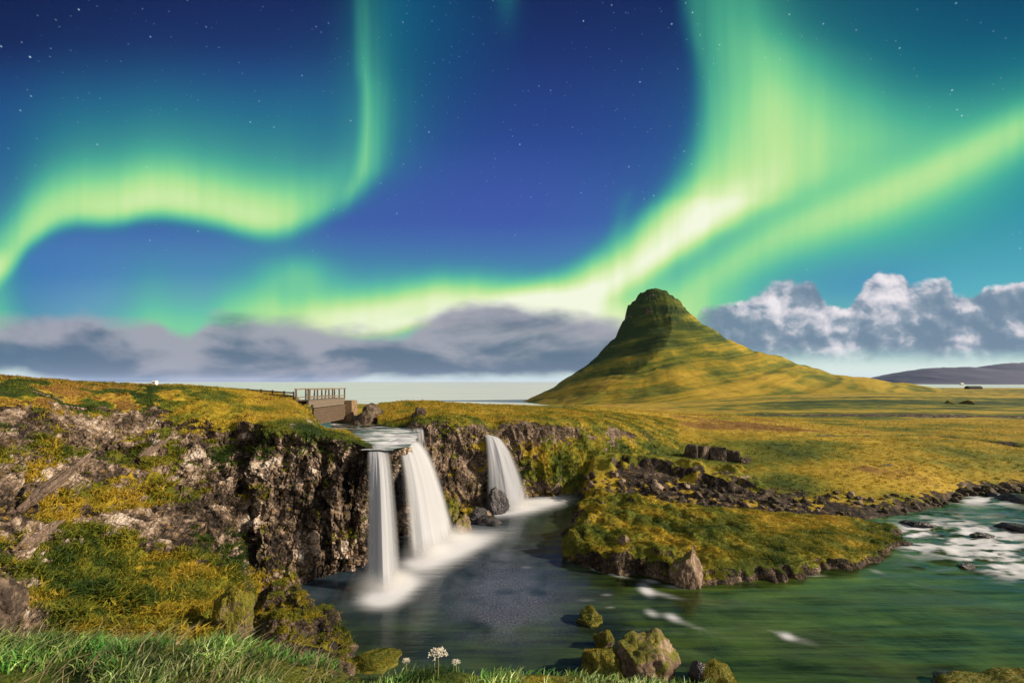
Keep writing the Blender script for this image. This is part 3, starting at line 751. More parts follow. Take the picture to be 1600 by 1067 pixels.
# ------------------------------------------------------------------ island
isl_px = [(886, 850), (893, 872), (915, 888), (960, 897), (1000, 901), (1035, 908), (1065, 918), (1100, 910), (1150, 909), (1200, 908), (1250, 902), (1290, 894), (1330, 889), (1370, 880), (1402, 862), (1411, 842), (1398, 826), (1340, 818),
          (1250, 814), (1150, 808), (1050, 800), (980, 790), (935, 786), (905, 800), (893, 825)]
isl = np.array([G(x, y)[:2] for x, y in isl_px])
def poly_sd(x, y, poly):
    """signed distance, positive inside"""
    d = np.full(x.shape, 1e9); ins = np.zeros(x.shape, bool)
    for i in range(len(poly)):
        a = poly[i]; b = poly[(i+1) % len(poly)]
        e = b-a; wx, wy = x-a[0], y-a[1]
        t = np.clip((wx*e[0]+wy*e[1])/(e@e), 0, 1)
        d = np.minimum(d, np.hypot(wx-t*e[0], wy-t*e[1]))
        c = ((a[1] <= y) & (b[1] > y)) | ((b[1] <= y) & (a[1] > y))
        xi = a[0]+(y-a[1])/(e[1] if abs(e[1]) > 1e-9 else 1e-9)*e[0]
        ins ^= c & (x < xi)
    return np.where(ins, d, -d)
def build_mound(name, poly, xr, yr, res, Hx, Hy, mat, hue0, back_y, seed, veg0=.30, rough=1.0):
    xs = np.arange(*xr, res); ys = np.arange(*yr, res)
    X, Yg = np.meshgrid(xs, ys)
    fl = np.stack([X, Yg, 0*X], -1)
    sd = poly_sd(X, Yg, poly)+fbm(fl*.45, 3, 101+seed)*.55*rough+fbm(fl*1.8, 2, 102)*.12
    px = 800+F*X/Yg
    H = np.interp(px, Hx, Hy)
    back = sstep(back_y, back_y+6, Yg)
    e = np.clip(sd, 0, 9)
    z = H*(.62*sstep(-.05, .42, sd)+.38*(1-np.exp(-e/1.6)))-.7*sstep(0, -.6, sd)
    z = z+sstep(.1, .8, sd)*(fbm(fl*.5, 4, 103+seed)*.42+fbm(fl*1.6, 3, 104)*.13)*np.interp(px, [600, 880, 1050, 1200, 1400], [2.2, 1.3, 1.1, .5, .4])
    z = z+back*.15
    v = np.stack([X, Yg, z], -1)
    n0 = grid_normals(v)
    if n0[..., 2].mean() < 0: n0 = -n0
    st = 1-np.clip(n0[..., 2], 0, 1)
    v = v+n0*((fbm(v*1.3, 3, 106)*.25+(cells(v*1.3, 40)[2]-.5)*.35)*np.clip(st*1.6, 0, 1))[..., None]
    n = grid_normals(v)
    if n[..., 2].mean() < 0: n = -n
    veg = veg0+(n[..., 2]-.4)*1.15+fbm(v*.6, 3, 107)*.28+.1*sstep(1150, 1250, px)-.9*sstep(.32, .05, v[..., 2])
    hue = hue0+fbm(v*.3, 3, 108)*.35+.12*sstep(1050, 1300, px)+.12*sstep(.3, 1.3, v[..., 2])
    tone = .25+fbm(v*.5, 3, 109)*.3
    R, Cn = X.shape
    f = grid_faces(R, Cn)
    keep = (sd.reshape(-1)[f] > -.7).any(1)
    f = f[keep]
    used = np.unique(f); mp = np.full(R*Cn, -1); mp[used] = np.arange(len(used))
    me = raw_mesh(name, v.reshape(-1, 3)[used], mp[f])
    fattr(me, 'veg', veg.reshape(-1)[used]); fattr(me, 'hue', hue.reshape(-1)[used]); fattr(me, 'tone', tone.reshape(-1)[used])
    o = link(name, me, mat)
    return o, v, n, np.where(sd > .15, veg, -9), hue
o_is, v_is, n_is, veg_is, hue_is = build_mound('island', isl, (2.0, 35.5), (24.5, 46.5), .105, [880, 930, 1000, 1060, 1150, 1300, 1400], [.95, 1.4, 1.45, 1.2, 1.0, .82, .5], M_island, .29, 34, 0)
tag(o_is, kind='structure')
mnd = np.array([G(x, y)[:2] for x, y in [(385, 990), (400, 968), (430, 958), (470, 962), (510, 985), (545, 1005), (556, 1030), (540, 1060), (480, 1070), (400, 1075), (360, 1060)]])
o_md, v_md, n_md, veg_md, hue_md = build_mound('outcrop', mnd, (-15, -4), (16.2, 26), .07, [380, 410, 440, 480, 520, 550], [1.3, 1.9, 2.1, 1.9, 1.45, 1.1], M_island, .32, 60, 7, .10, 1.3)
tag(o_md, 'olive mossy rock mound at the left end of the pool under the dark cliff', 'rock outcrop')

# ------------------------------------------------------------------ river and pool
def build_river():
    xs = np.concatenate([np.arange(-24, 40, .17), np.arange(40, 110, .5)]); ys = np.concatenate([np.arange(7, 26, .2), np.arange(26, 55, .16)])
    X, Yg = np.meshgrid(xs, ys)
    fl = np.stack([X, Yg, 0*X], -1)
    px = 800+F*X/Yg; py = HZ+F*CZ/Yg
    fw = fl*np.array([.28, .9, 1])
    rap = sstep(1390, 1450, px)*sstep(905, 880, py+(1600-px)*.14-20)*sstep(765, 775, py)
    z = fbm(fw*.8, 3, 120)*.035*sstep(860, 1000, px)+rap*(fbm(fl*np.array([.5, 1.2, 1]), 3, 122)*.12)
    z = z+.06*np.exp(-((px-690)/90)**2-((py-860)/40)**2)
    def el(x, y, rx, ry, a, rot=0):
        c, s = math.cos(math.radians(rot)), math.sin(math.radians(rot))
        u = ((px-x)*c+(py-y)*s)/rx; w = (-(px-x)*s+(py-y)*c)/ry
        return a*np.exp(-(u*u+w*w)**1.0)
    foam = el(606, 926, 42, 22, 1.3, -14)+el(640, 914, 34, 11, .45, -16)+el(590, 938, 30, 12, .4)+el(628, 905, 20, 10, .3)
    foam = foam+el(690, 862, 58, 26, 1.35, -18)+el(745, 845, 55, 13, .75, -14)+el(655, 880, 24, 10, .6)
    foam = foam+el(805, 792, 50, 13, 1.3, -4)+el(862, 783, 36, 9, .75, -8)+el(770, 797, 30, 9, .7)
    n1 = fbm(fl*np.array([.35, .8, 1]), 4, 124); n2 = fbm(fl*np.array([.55, 1.6, 1]), 4, 126)
    patchy = np.clip(el(1500, 838, 95, 34, 1.0, 4)+el(1560, 880, 70, 18, .8, 14)+el(1530, 782, 60, 8, .8)+el(1590, 862, 60, 40, .5)+el(1430, 840, 24, 26, .8)+el(1620, 786, 60, 10, .5), 0, 1.1)
    foam = foam+patchy*sstep(-.50, .34, n1+n2*.7)*1.15
    # small breaking waves and the line along the island
    foam = foam+el(1010, 922, 14, 8, .9, 35)+el(1036, 929, 34, 5, .5, 14)+el(1018, 908, 14, 3, .6, 10)+el(1018, 958, 13, 6, .75, 20)+el(1050, 964, 14, 6, .85, 18)+el(1082, 977, 34, 5, .35, 18)+el(1000, 985, 40, 2.5, .25, 12)+el(1130, 940, 60, 3, .2, 6)+el(1340, 960, 90, 3, .16, 14)+el(1420, 910, 60, 3, .22, 16)
    foam = foam+el(1230, 993, 13, 6, .8, 16)+el(1252, 1000, 34, 6, .35, 12)+el(1205, 985, 26, 3, .25, 20)+el(950, 894, 34, 3, .8, 16)+el(925, 886, 12, 2.5, .6, 20)+el(948, 929, 12, 2.5, .5)+el(954, 949, 10, 2, .5)+el(915, 937, 22, 3, .35)+el(1060, 917, 26, 3, .6, 4)
    foam = foam+el(1275, 899, 18, 2.5, .5)+el(1370, 892, 14, 3, .5, 12)+el(822, 886, 12, 2.5, .35)
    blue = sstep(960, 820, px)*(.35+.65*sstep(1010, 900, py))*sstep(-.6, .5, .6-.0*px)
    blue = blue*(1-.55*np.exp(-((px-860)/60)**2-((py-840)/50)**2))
    bed = np.clip(el(800, 935, 78, 55, 1.1, 8)+el(770, 960, 60, 40, .5), 0, 1)*sstep(-.5, .3, fbm(fl*.5, 3, 130)+.3)
    me = raw_mesh('river', np.stack([X, Yg, z], -1).reshape(-1, 3), grid_faces(*X.shape))
    fattr(me, 'foam', np.clip(foam, 0, 1.6)); fattr(me, 'blue', np.clip(blue, 0, 1)); fattr(me, 'bed', bed)
    tag(link('river', me, M_water), kind='structure')
build_river()
ZU = 7.55
def build_upper_river():
    xs = np.arange(-30, -5.2, .14); ys = np.arange(29.6, 62, .14)
    X, Yg = np.meshgrid(xs, ys); fl = np.stack([X, Yg, 0*X], -1)
    px = 800+F*X/Yg; py = HZ+F*(CZ-ZU)/Yg
    out = np.array([G(x, y, ZU)[:2] for x, y in [(574, 702), (606, 702), (632, 696), (641, 689), (648, 676), (636, 667), (600, 664), (560, 660), (500, 655), (400, 652), (380, 664), (480, 667), (545, 675), (560, 690)]])
    sd = poly_sd(X, Yg, out)
    z = ZU+fbm(fl*.6, 4, 140)*.09-.05*sstep(34, 30, Yg)
    foam = np.clip(.22+fbm(fl*np.array([.35, .9, 1]), 4, 142)*.9+1.1*np.exp(-((px-615)/38)**2-((py-686)/11)**2)+.4*np.exp(-((px-585)/20)**2-((py-676)/4)**2)+.5*np.exp(-((px-590)/20)**2-((py-699)/4)**2), 0, 1.4)
    f = grid_faces(*X.shape); keep = (sd.reshape(-1)[f] > -.3).any(1); f = f[keep]
    used = np.unique(f); mp = np.full(X.size, -1); mp[used] = np.arange(len(used))
    me = raw_mesh('upper_river', np.stack([X, Yg, z], -1).reshape(-1, 3)[used], mp[f])
    fattr(me, 'foam', foam.reshape(-1)[used]); fattr(me, 'blue', np.full(len(used), .05)); fattr(me, 'bed', np.zeros(len(used)))
    tag(link('stream', me, M_water), kind='structure')
build_upper_river()

# ------------------------------------------------------------------ waterfalls
def mat_spray():
    m = bpy.data.materials.new('spray_mist'); m.use_nodes = True; S.nt = m.node_tree
    S.nt.nodes.remove(S.nt.nodes['Principled BSDF'])
    out = [n for n in S.nt.nodes if n.type == 'OUTPUT_MATERIAL'][0]
    tc = S.nt.nodes.new('ShaderNodeTexCoord'); ln = S.nt.nodes.new('ShaderNodeVectorMath'); ln.operation = 'LENGTH'; wire(tc.outputs['Object'], ln.inputs[0])
    oi = S.nt.nodes.new('ShaderNodeObjectInfo'); sep = S.nt.nodes.new('ShaderNodeSeparateColor'); wire(oi.outputs['Color'], sep.inputs[0])
    q = n_max(1.0-S(ln.outputs['Value']), 0.0)
    d = q*q*S(sep.outputs[0])*3.5
    pv = S.nt.nodes.new('ShaderNodeVolumePrincipled'); pv.inputs['Color'].default_value = (.97, .97, .98, 1); wire(d, pv.inputs['Density'])
    wire(pv.outputs[0], out.inputs['Volume'])
    return m
M_spray = mat_spray()
_ball = rock_mesh_ball = None
def spray_puff(root, c, r, dens):
    n = 16; th = np.linspace(0, np.pi, n); ph = np.linspace(0, 2*np.pi, 2*n)
    T, Ph = np.meshgrid(th, ph, indexing='ij')
    v = np.stack([np.sin(T)*np.cos(Ph), np.sin(T)*np.sin(Ph), np.cos(T)], -1).reshape(-1, 3)
    o = link('spray', raw_mesh('spray', v, grid_faces(n, 2*n)[:, ::-1]), M_spray, root)
    o.location = np.array(c)-np.array(root.location); o.scale = r; o.color = (dens, 1, 1, 1)
def waterfall(label, lip, land, layers, power=.5, belly=.25, pre=None, fade=.16, dens=1.0, seed=0, flare=0.0, spray=()):
    """lip, land: polylines of world points (same count) from the left bank to the right; curved sheets, several deep"""
    base = np.mean(land, 0)
    root = empty('waterfall', tuple(base), label, 'waterfall')
    lip = np.array(lip, float); land = np.array(land, float)
    nu, nv = 90, 70
    u = np.linspace(0, 1, nu); t = np.linspace(0, 1, len(lip))
    for (sx, sy, sz, sr, sd) in spray: spray_puff(root, (sx, sy, sz), sr, sd)
    for L in range(layers):
        k = (L-(layers-1)/2)/max(layers, 1)
        l0 = np.stack([np.interp(u, t, lip[:, i]) for i in range(3)], -1)
        l1 = np.stack([np.interp(u, t, land[:, i]) for i in range(3)], -1)
        f = np.linspace(0, 1, nv)[:, None, None]
        hor = np.where(f > 0, np.maximum(f, 1e-6)**power, 0)
        v = np.empty((nv, nu, 3))
        v[..., :2] = l0[None, :, :2]*(1-hor)+l1[None, :, :2]*hor
        v[..., 2] = (l0[None, :, 2]*(1-f)+l1[None, :, 2]*f[..., :])[..., ] if False else (l0[None, :, 2]*(1-f[..., 0])+l1[None, :, 2]*f[..., 0])
        d = l1-l0; d[:, 2] = 0; d /= np.linalg.norm(d, axis=1, keepdims=True)+1e-9
        q = np.stack([np.broadcast_to(u*7, (nv, nu)), np.broadcast_to(f[..., 0]*1.2, (nv, nu)), np.full((nv, nu), L*3.7+seed)], -1)
        off = fbm(q*np.array([.45, .8, 1]), 2, 150+seed)*.16+k*belly*2*(.25+f[..., 0])
        v = v+d[None]*off[..., None]
        # widen a little at the foot
        c = v.mean(1, keepdims=True)
        v = c+(v-c)*(1+flare*f**2-.14*L)
        # a lip run-up so that the sheet rolls over the edge
        up = v[:1].copy(); up[..., :2] -= d[None, :, :2]*.9; up[..., 2] += .10
        v = np.concatenate([up, v], 0)
        fu = np.broadcast_to(u, (nv+1, nu)); fv = np.concatenate([[0], np.linspace(0, 1, nv)])[:, None]*np.ones((1, nu))
        edge = sstep(0, fade, fu+fbm(q[:1]*.7+9, 2, 160+seed)*.05)*sstep(0, fade, 1-fu)
        den = dens*edge*(1-.75*sstep(.80, 1.0, fv))*np.concatenate([[.4], np.ones(nv)])[:, None]
        den = den*(1 if L else 1)
        me = raw_mesh('water_sheet', (v-base).reshape(-1, 3), grid_faces(nv+1, nu))
        fattr(me, 'fu', fu*1.0+L*.37+seed*.2); fattr(me, 'fv', fv); fattr(me, 'den', den)
        link('water_sheet', me, M_fall, root)
    return root
waterfall('tall narrow white waterfall nearest the camera, dropping straight down beside the dark cliff',
          [P(569, 702, 30.2), P(589, 701, 30.2), P(610, 702, 30.4)], [G(564, 921), G(598, 926), G(634, 915)], 4, .45, .3, fade=.40, seed=1, flare=.12, spray=[tuple(G(598, 918))+((2.3, 1.9, 1.5), .55), tuple(G(622, 908))+((1.8, 1.5, .9), .4)])
waterfall('widest waterfall, a white fan curving out to the right in the middle of the three',
          [P(618, 694, 33.0), P(632, 688, 34.0), P(650, 687, 35.6)], [G(634, 888), G(676, 862), G(724, 834)], 4, .5, .3, fade=.30, seed=2, flare=.06, spray=[tuple(G(668, 866))+((2.4, 2.2, 1.7), .5), tuple(G(706, 846))+((2.6, 2.2, 1.5), .5)])
waterfall('small farthest white waterfall fanning out of a notch in the mossy cliff on the right',
          [P(756, 681, 45.0), P(765, 680, 45.2), P(776, 682, 45.6)], [G(757, 801), G(792, 800), G(840, 793)], 4, .5, .25, fade=.30, seed=4, flare=.06, spray=[tuple(G(800, 797))+((3.2, 1.8, 1.6), .4), tuple(G(845, 788))+((3.4, 1.6, .8), .3)])
waterfall('thin pale trickles at the top right of the wide waterfall',
          [P(645, 673, 40.2), P(653, 672, 40.2), P(663, 672, 40.2)], [P(647, 708, 39.2), P(655, 710, 39.2), P(666, 712, 39.2)], 1, .5, .1, fade=.1, seed=6, dens=.75)

def blades(name, pos, length, width, cols, lean=.5, wind=(0, 0), seed=0, droop=.35):
    r = np.random.default_rng(seed); N = len(pos)
    az = r.uniform(0, 2*np.pi, N); d = np.stack([np.cos(az), np.sin(az), 0*az], -1)
    ln = (r.uniform(.1, 1, N)*lean)[:, None]
    dirv = d*ln+np.array([wind[0], wind[1], 0])+np.array([0, 0, 1.0]); dirv /= np.linalg.norm(dirv, axis=1, keepdims=True)
    side = np.cross(dirv, r.normal(size=(N, 3))); side /= np.linalg.norm(side, axis=1, keepdims=True)
    L = length[:, None]; W = width[:, None]*.5
    hor = d*.5+np.array([wind[0], wind[1], 0])
    m = pos+dirv*L*.55; tip = pos+dirv*L*.95+hor*L*droop-np.array([0, 0, 1])*L*droop*.3
    v = np.stack([pos-side*W, pos+side*W, m+side*W*.75, m-side*W*.75, tip], 1).reshape(-1, 3)
    b = np.arange(N)[:, None]*5
    f = np.concatenate([b+np.array([0, 1, 2]), b+np.array([0, 2, 3]), b+np.array([3, 2, 4])], 1).reshape(-1, 3)
    me = raw_mesh(name, v, f, smooth=False)
    cattr(me, 'Col', np.repeat(cols, 5, 0))
    return link(name, me, M_blade)
pal = np.array([(.026, .055, .010), (.058, .086, .011), (.135, .15, .015), (.27, .215, .019), (.39, .27, .026), (.38, .25, .03), (.20, .11, .025)])
def pal_at(h, r):
    h = np.clip(h+r.normal(size=len(h))*.09, 0, .999)*(len(pal)-1); i = h.astype(int); t = (h-i)[:, None]
    c = pal[i]*(1-t)+pal[np.minimum(i+1, len(pal)-1)]*t
    return c*r.uniform(.7, 1.25, len(h))[:, None]
# ------------------------------------------------------------------ rocks
def rock_mesh(seed, sub=4, cuts=9, scale=(1, 1, 1), rough=.16, boxy=0):
    import bmesh
    bm = bmesh.new(); bmesh.ops.create_icosphere(bm, subdivisions=sub, radius=1.0)
    v = np.array([x.co[:] for x in bm.verts]); f = np.array([[w.index for w in p.verts] for p in bm.faces]); bm.free()
    r = np.random.default_rng(seed)
    if boxy: v = v/((np.abs(v)**boxy).sum(1)**(1/boxy))[:, None]*.85
    for k in range(cuts):                                # flat broken faces
        nn = r.normal(size=3); nn /= np.linalg.norm(nn); h = r.uniform(.55, .88)
        d = v@nn-h; v = v-np.where(d > 0, d, 0)[:, None]*nn*.92
    v = v*(1+fbm(v*1.5, 4, seed)*rough*1.25+ridged(v*3.2, 3, seed+5)*rough*.30+(cells(v*2.1, seed)[2]-.5)*rough*.8)[:, None]
    v = v*np.array(scale); v[:, 2] -= v[:, 2].min()*.55+0
    return raw_mesh('boulder', v, f, smooth=True)
def rock(name, loc, size, rz, seed, mat, label, cat='boulder', group=None, me=None, tilt=(0, 0), sub=4, cuts=9):
    me = me or rock_mesh(seed, sub, cuts)
    o = link(name, me, mat); o.location = loc; o.scale = size; o.rotation_euler = (tilt[0], tilt[1], rz)
    return tag(o, label, cat, group)
def moss_on(o, count, L, seed, hue=.36, nzmin=.1):
    """a coat of small leaves growing on a rock, as one part of it"""
    import mathutils
    me = o.data; nf = len(me.polygons)
    vv = np.empty(len(me.vertices)*3, np.float32); me.vertices.foreach_get('co', vv); vv = vv.reshape(-1, 3)
    ff = np.empty(nf*3, np.int32); me.polygons.foreach_get('vertices', ff); ff = ff.reshape(-1, 3)
    M = np.array(o.matrix_basis); w = vv@M[:3, :3].T+M[:3, 3]
    a, b, c = w[ff[:, 0]], w[ff[:, 1]], w[ff[:, 2]]
    cr = np.cross(b-a, c-a); ar = np.linalg.norm(cr, axis=1); nz = cr[:, 2]/(ar+1e-9)
    mid = (a+b+c)/3
    wt = ar*sstep(nzmin-.3, nzmin+.4, nz+fbm(mid*1.6, 3, seed)*.7)*(mid[:, 2] > .08); wt /= wt.sum()
    r = np.random.default_rng(seed); k = r.choice(nf, count, p=wt); u = r.random((count, 2)); fl = u.sum(1) > 1; u[fl] = 1-u[fl]
    p = a[k]+(b-a)[k]*u[:, :1]+(c-a)[k]*u[:, 1:]
    h = hue+fbm(p*1.1, 3, seed+1)*.35
    m = blades('moss', p-np.array(o.location), r.uniform(.5, 1.3, count)*L, r.uniform(.25, .4, count)*L, pal_at(h, r), 1.2, (0, 0), seed, .4)
    m.location = o.location; m.parent = o; m.matrix_parent_inverse = o.matrix_basis.inverted()
    return m
def at0(px, py, dz=0): p = G(px, py); return (p[0], p[1], dz)

rock('boulder', at0(1000, 1052, -.35), (1.55, 1.25, 1.38), .4, 201, M_rock, 'big lichened brown pointed boulder at the near river edge, bottom centre', sub=5, cuts=12, tilt=(.1, .15))
rock('boulder', at0(945, 1056, -.3), (1.15, 1.0, .80), 1.2, 202, M_mossrock, 'dark mossy boulder leaning on the left of the big pointed boulder', sub=5)
rock('boulder', at0(920, 970, -.2), (.66, .58, .52), .7, 203, M_mossrock, 'small dark rock alone in the water, above left of the big pointed boulder', sub=5)
rock('boulder', at0(943, 1010, -.1), (.42, .4, .55), 2.2, 204, M_mossrock, 'little yellow mossy stone just left of the big pointed boulder tip')
rock('boulder', at0(1090, 1062, -.2), (.45, .4, .75), 1.0, 205, M_wet, 'narrow dark wet stone right of the big pointed boulder')
rock('boulder', at0(1122, 1068, -.25), (.75, .6, .75), .2, 206, M_mossrock, 'low green mossy stone at the bottom edge, right of the narrow wet stone')
rock('boulder', at0(1575, 1092, -.45), (2.6, 1.2, .95), .1, 207, M_mossrock, 'broad dark mossy rock in the bottom right corner of the river', sub=5, cuts=7)
rock('boulder', at0(1498, 1080, -.4), (.9, .8, .6), .9, 208, M_wet, 'dark wet rock touching the left end of the corner rock')
rock('outcrop', at0(1075, 912, -.3), (1.0, .8, 1.55), .5, 2101, M_rock, 'upright brown rock outcrop on the front edge of the mossy island', 'rock outcrop', sub=5, cuts=14)
rock('outcrop', at0(975, 880, .1), (.7, .6, 1.15), 1.5, 211, M_rock, 'smaller brown outcrop on the left end of the mossy island', 'rock outcrop', sub=5, cuts=12)
rock('outcrop', at0(898, 868, -.3), (1.0, 1.1, 1.25), .1, 212, M_mossrock, 'mossy rock knob forming the left tip of the island', 'rock outcrop', sub=5)
# rocks at the foot of the falls
rock('boulder', at0(777, 801, -.3), (.95, .8, 1.45), .3, 213, M_wet, 'dark rounded rock under the foot of the farthest waterfall', sub=5, cuts=4)
rock('boulder', at0(745, 812, -.3), (1.2, .9, .85), .9, 214, M_wet, 'dark wet boulder left of the farthest waterfall', sub=5)
rock('boulder', at0(722, 826, -.4), (1.4, 1.0, .95), 1.7, 215, M_rock, 'brown boulder between the wide and the farthest waterfall, beside the pool', sub=5)
rock('boulder', at0(765, 818, -.3), (1.1, .8, .65), 2.9, 216, M_wet, 'flat dark rock at the water below the farthest waterfall')
rock('boulder', at0(700, 824, -.2), (1.3, 1.1, 1.6), 2.4, 217, M_mossrock, 'mossy rock tucked behind the foot of the wide waterfall', sub=5)
rock('boulder', at0(762, 812, .0), (.35, .3, .55), .4, 218, M_pale, 'small pale stone on the flat dark rock below the farthest waterfall')
# rock pillar between the two near falls
rock('outcrop', (P(622, 720, 33.6)[0], 33.4, 3.8), (.8, .8, 2.2), .6, 219, M_wet, 'dark rock pillar between the narrow and the wide waterfall', 'rock outcrop', sub=5, cuts=10)
# mossy rocks at lower left, by the pool
rock('boulder', at0(590, 1036, -.2), (1.3, .9, .38), .5, 222, M_mossrock, 'low mossy stone in the pool just above the foreground grass')
rock('outcrop', tuple(P(-22, 1000, 10.6)), (.75, .9, 1.0), .7, 223, M_scree, 'dark rough rock at the left frame edge above the foreground grass', 'rock outcrop', sub=6, cuts=16)
rock('outcrop', tuple(P(366, 985, 17.6)), (.68, .75, 1.12), .7, 224, M_mossrock, 'tall bright yellow mossy rock where the left slope meets the dark cliff', 'rock outcrop', sub=5, cuts=9)
rock('boulder', tuple(P(275, 1042, 4.4)-np.array([0, 0, .1])), (.32, .25, .22), .4, 226, M_rock, 'grey lichened rock half hidden in the foreground grass on the left', sub=5)
# pale slabs on the left slope (tilted strata)
slabs = [(68, 775, 19.2, 1.9, -42, 'long pale rock rib on the left slope, longest of the tilted ribs'),
         (215, 722, 27.2, 1.7, -40, 'pale tilted rock rib above the green hummock on the left slope'), (40, 862, 16.6, 1.5, -44, 'lowest tilted rock rib, at the left above the grassy bank')]
for i, (x, y, Y, L, a, lab) in enumerate(slabs):
    p = P(x, y, Y)
    o = rock('rock_slab', tuple(p), (L, .38, .22), 0, 240+i, M_pale, lab, 'rock slab', 'tilted slabs on the left slope', me=rock_mesh(240+i, 6, 16, (1, 1, 1), .34))
    o.rotation_euler = (math.radians(20), math.radians(a), math.radians(20)); o.scale = (L*.95, .22, .24)
for o in list(COL.objects):
    if o.type == 'MESH' and o.data.materials and o.data.materials[0] == M_mossrock and not o.parent:
        y = max(o.location[1], 8); big = max(o.scale)
        moss_on(o, int(min(5200, 900*big*big*1.6+500)), .0032*y, 600+len(o.name), .50 if o.get('label', '').startswith('tall bright') else .36)
# rock stack on the meadow
st = [(1078, 718, 58.4, 1.0, 1.85, 'leftmost tall square block of the dark rock stack on the meadow'), (1097, 719, 58.9, 1.0, 1.75, 'second square block from the left in the dark rock stack on the meadow'),
      (1120, 720, 58.3, 1.25, 1.62, 'broad third block from the left in the dark rock stack on the meadow'), (1142, 722, 58.5, 1.0, 1.45, 'fourth block from the left in the dark rock stack on the meadow'),
      (1158, 725, 58.0, .8, 1.0, 'rightmost low block of the dark rock stack on the meadow')]
for i, (x, y, Y, w, h, lab) in enumerate(st):
    o = rock('rock_stack', tuple(P(x, y, Y)-np.array([0, 0, .5])), (w, 1.1, h), (-.12, .2, .05, -.2, .5)[i], 260+i, M_scree, lab, 'rock', 'rock stack on the meadow', me=rock_mesh(260+i, 5, 6, (1, 1, 1), .10, 7))
for i, (x, y, Y, w, h, lab) in enumerate([(566, 664, 47, 1.3, 1.3, 'dark rock at the foot of the bridge abutment on its right'), (583, 660, 50, 1.5, 1.7, 'taller dark rock behind the stream right of the bridge abutment'),
                                         (604, 660, 52, 1.3, 1.0, 'low dark rock behind the stream, farther right of the bridge'), (655, 655, 46, .9, 1.3, 'dark rock on the cliff edge right above the thin trickles')]):
    rock('boulder', tuple(P(x, y, Y)-np.array([0, 0, .5])), (w, 1.0, h), i*1.1, 280+i, M_scree, lab, sub=5, cuts=14)
rock('boulder', tuple(P(1165, 760, 47.8)), (1.1, .8, .75), .3, 270, M_pale, 'pale stone on the dark slope below the rock stack')
rock('boulder', tuple(P(1388, 742, 54.0)-np.array([0, 0, .25])), (1.5, 1.0, 1.1), .3, 271, M_scree, 'dark hummock of rock alone on the yellow meadow')
# rocks in the rapids
rap = [(1440, 822, .9, 'dark rock at the left head of the white rapids'), (1418, 818, .6, 'small rock between the island tip and the rapids'), (1535, 838, .75, 'dark rock in the middle of the white water'),
       (1590, 828, 1.3, 'long dark rock at the right frame edge above the rapids'), 
       (1510, 885, .5, 'small rock low in the rapids near the frame right'), (1590, 783, 1.5, 'long flat black rock in the far river at the right edge'), (1555, 775, .8, 'black rock left of the long flat rock in the far river'), (1408, 846, .5, 'rock touching the right tip of the island')]
rk = [rock_mesh(300+i, 4, 8) for i in range(7)]
for i, (x, y, s, lab) in enumerate(rap):
    rock('boulder', at0(x, y, -.12*s), (s*1.2, s*.7, s*.36), i*1.7, 0, M_wet, lab, 'rock', 'rocks in the rapids', me=rk[i % 7].copy())
# scree at the foot of the meadow slope: every stone an object
rk2 = [rock_mesh(330+i, 3, 10) for i in range(8)]
for r_ in rk2: r_.materials.append(M_scree)
rk3 = [m.copy() for m in rk2]
for r_ in rk3: r_.materials.clear(); r_.materials.append(M_pale)
cnt = 0
for k in range(2000):
    if cnt >= 290: break
    x = random.uniform(915, 1490); f = random.random()
    top = np.interp(x, [915, 950, 1050, 1150, 1250, 1350, 1450, 1490], [750, 735, 745, 768, 784, 794, 793, 780])
    bot = np.interp(x, [915, 950, 1100, 1300, 1400, 1450, 1490], [800, 800, 808, 815, 812, 800, 785])
    y = top+(bot-top)*f
    Yg = np.interp(f, [0, 1], [np.interp(x, [915, 1050, 1250, 1450], [48.5, 47.4, 44.4, 45]), np.interp(x, [915, 1100, 1300, 1450, 1490], [42.5, 40.8, 39.4, 42.5, 45.5])])
    z = float(ground_z(np.array([x]), np.array([Yg]))[0])
    s = random.uniform(.13, .36)*(1.15 if x < 1150 else .85)
    if random.random() < .05: s *= 1.6
    o = rock('scree_rock', ((x-800)/F*Yg, Yg, z-.05), (s*random.uniform(.9, 1.4), s, s*random.uniform(.7, 1.1)), random.uniform(0, 6.28), 0, None,
             'loose rock lying in the dark scree between the meadow and the island', 'rock', 'scree between the meadow and the island',
             me=(rk3 if random.random() < .12 else rk2)[k % 8], tilt=(random.uniform(-.5, .5), random.uniform(-.5, .5)))
    cnt += 1
# stones along the far right bank
for k in range(34):
    x = 1490+k*3.6+random.uniform(-2, 2); y = np.interp(x, [1490, 1510, 1560, 1610], [783, 773, 768, 766])+random.uniform(-5, 3)
    s = random.uniform(.22, .5); p = G(x, y)
    rock('bank_rock', (p[0], p[1], .02), (s*1.3, s, s*.9), random.uniform(0, 6), 0, None, 'dark stone in the row along the far right river bank', 'rock', 'stones along the far right bank', me=rk2[k % 8])

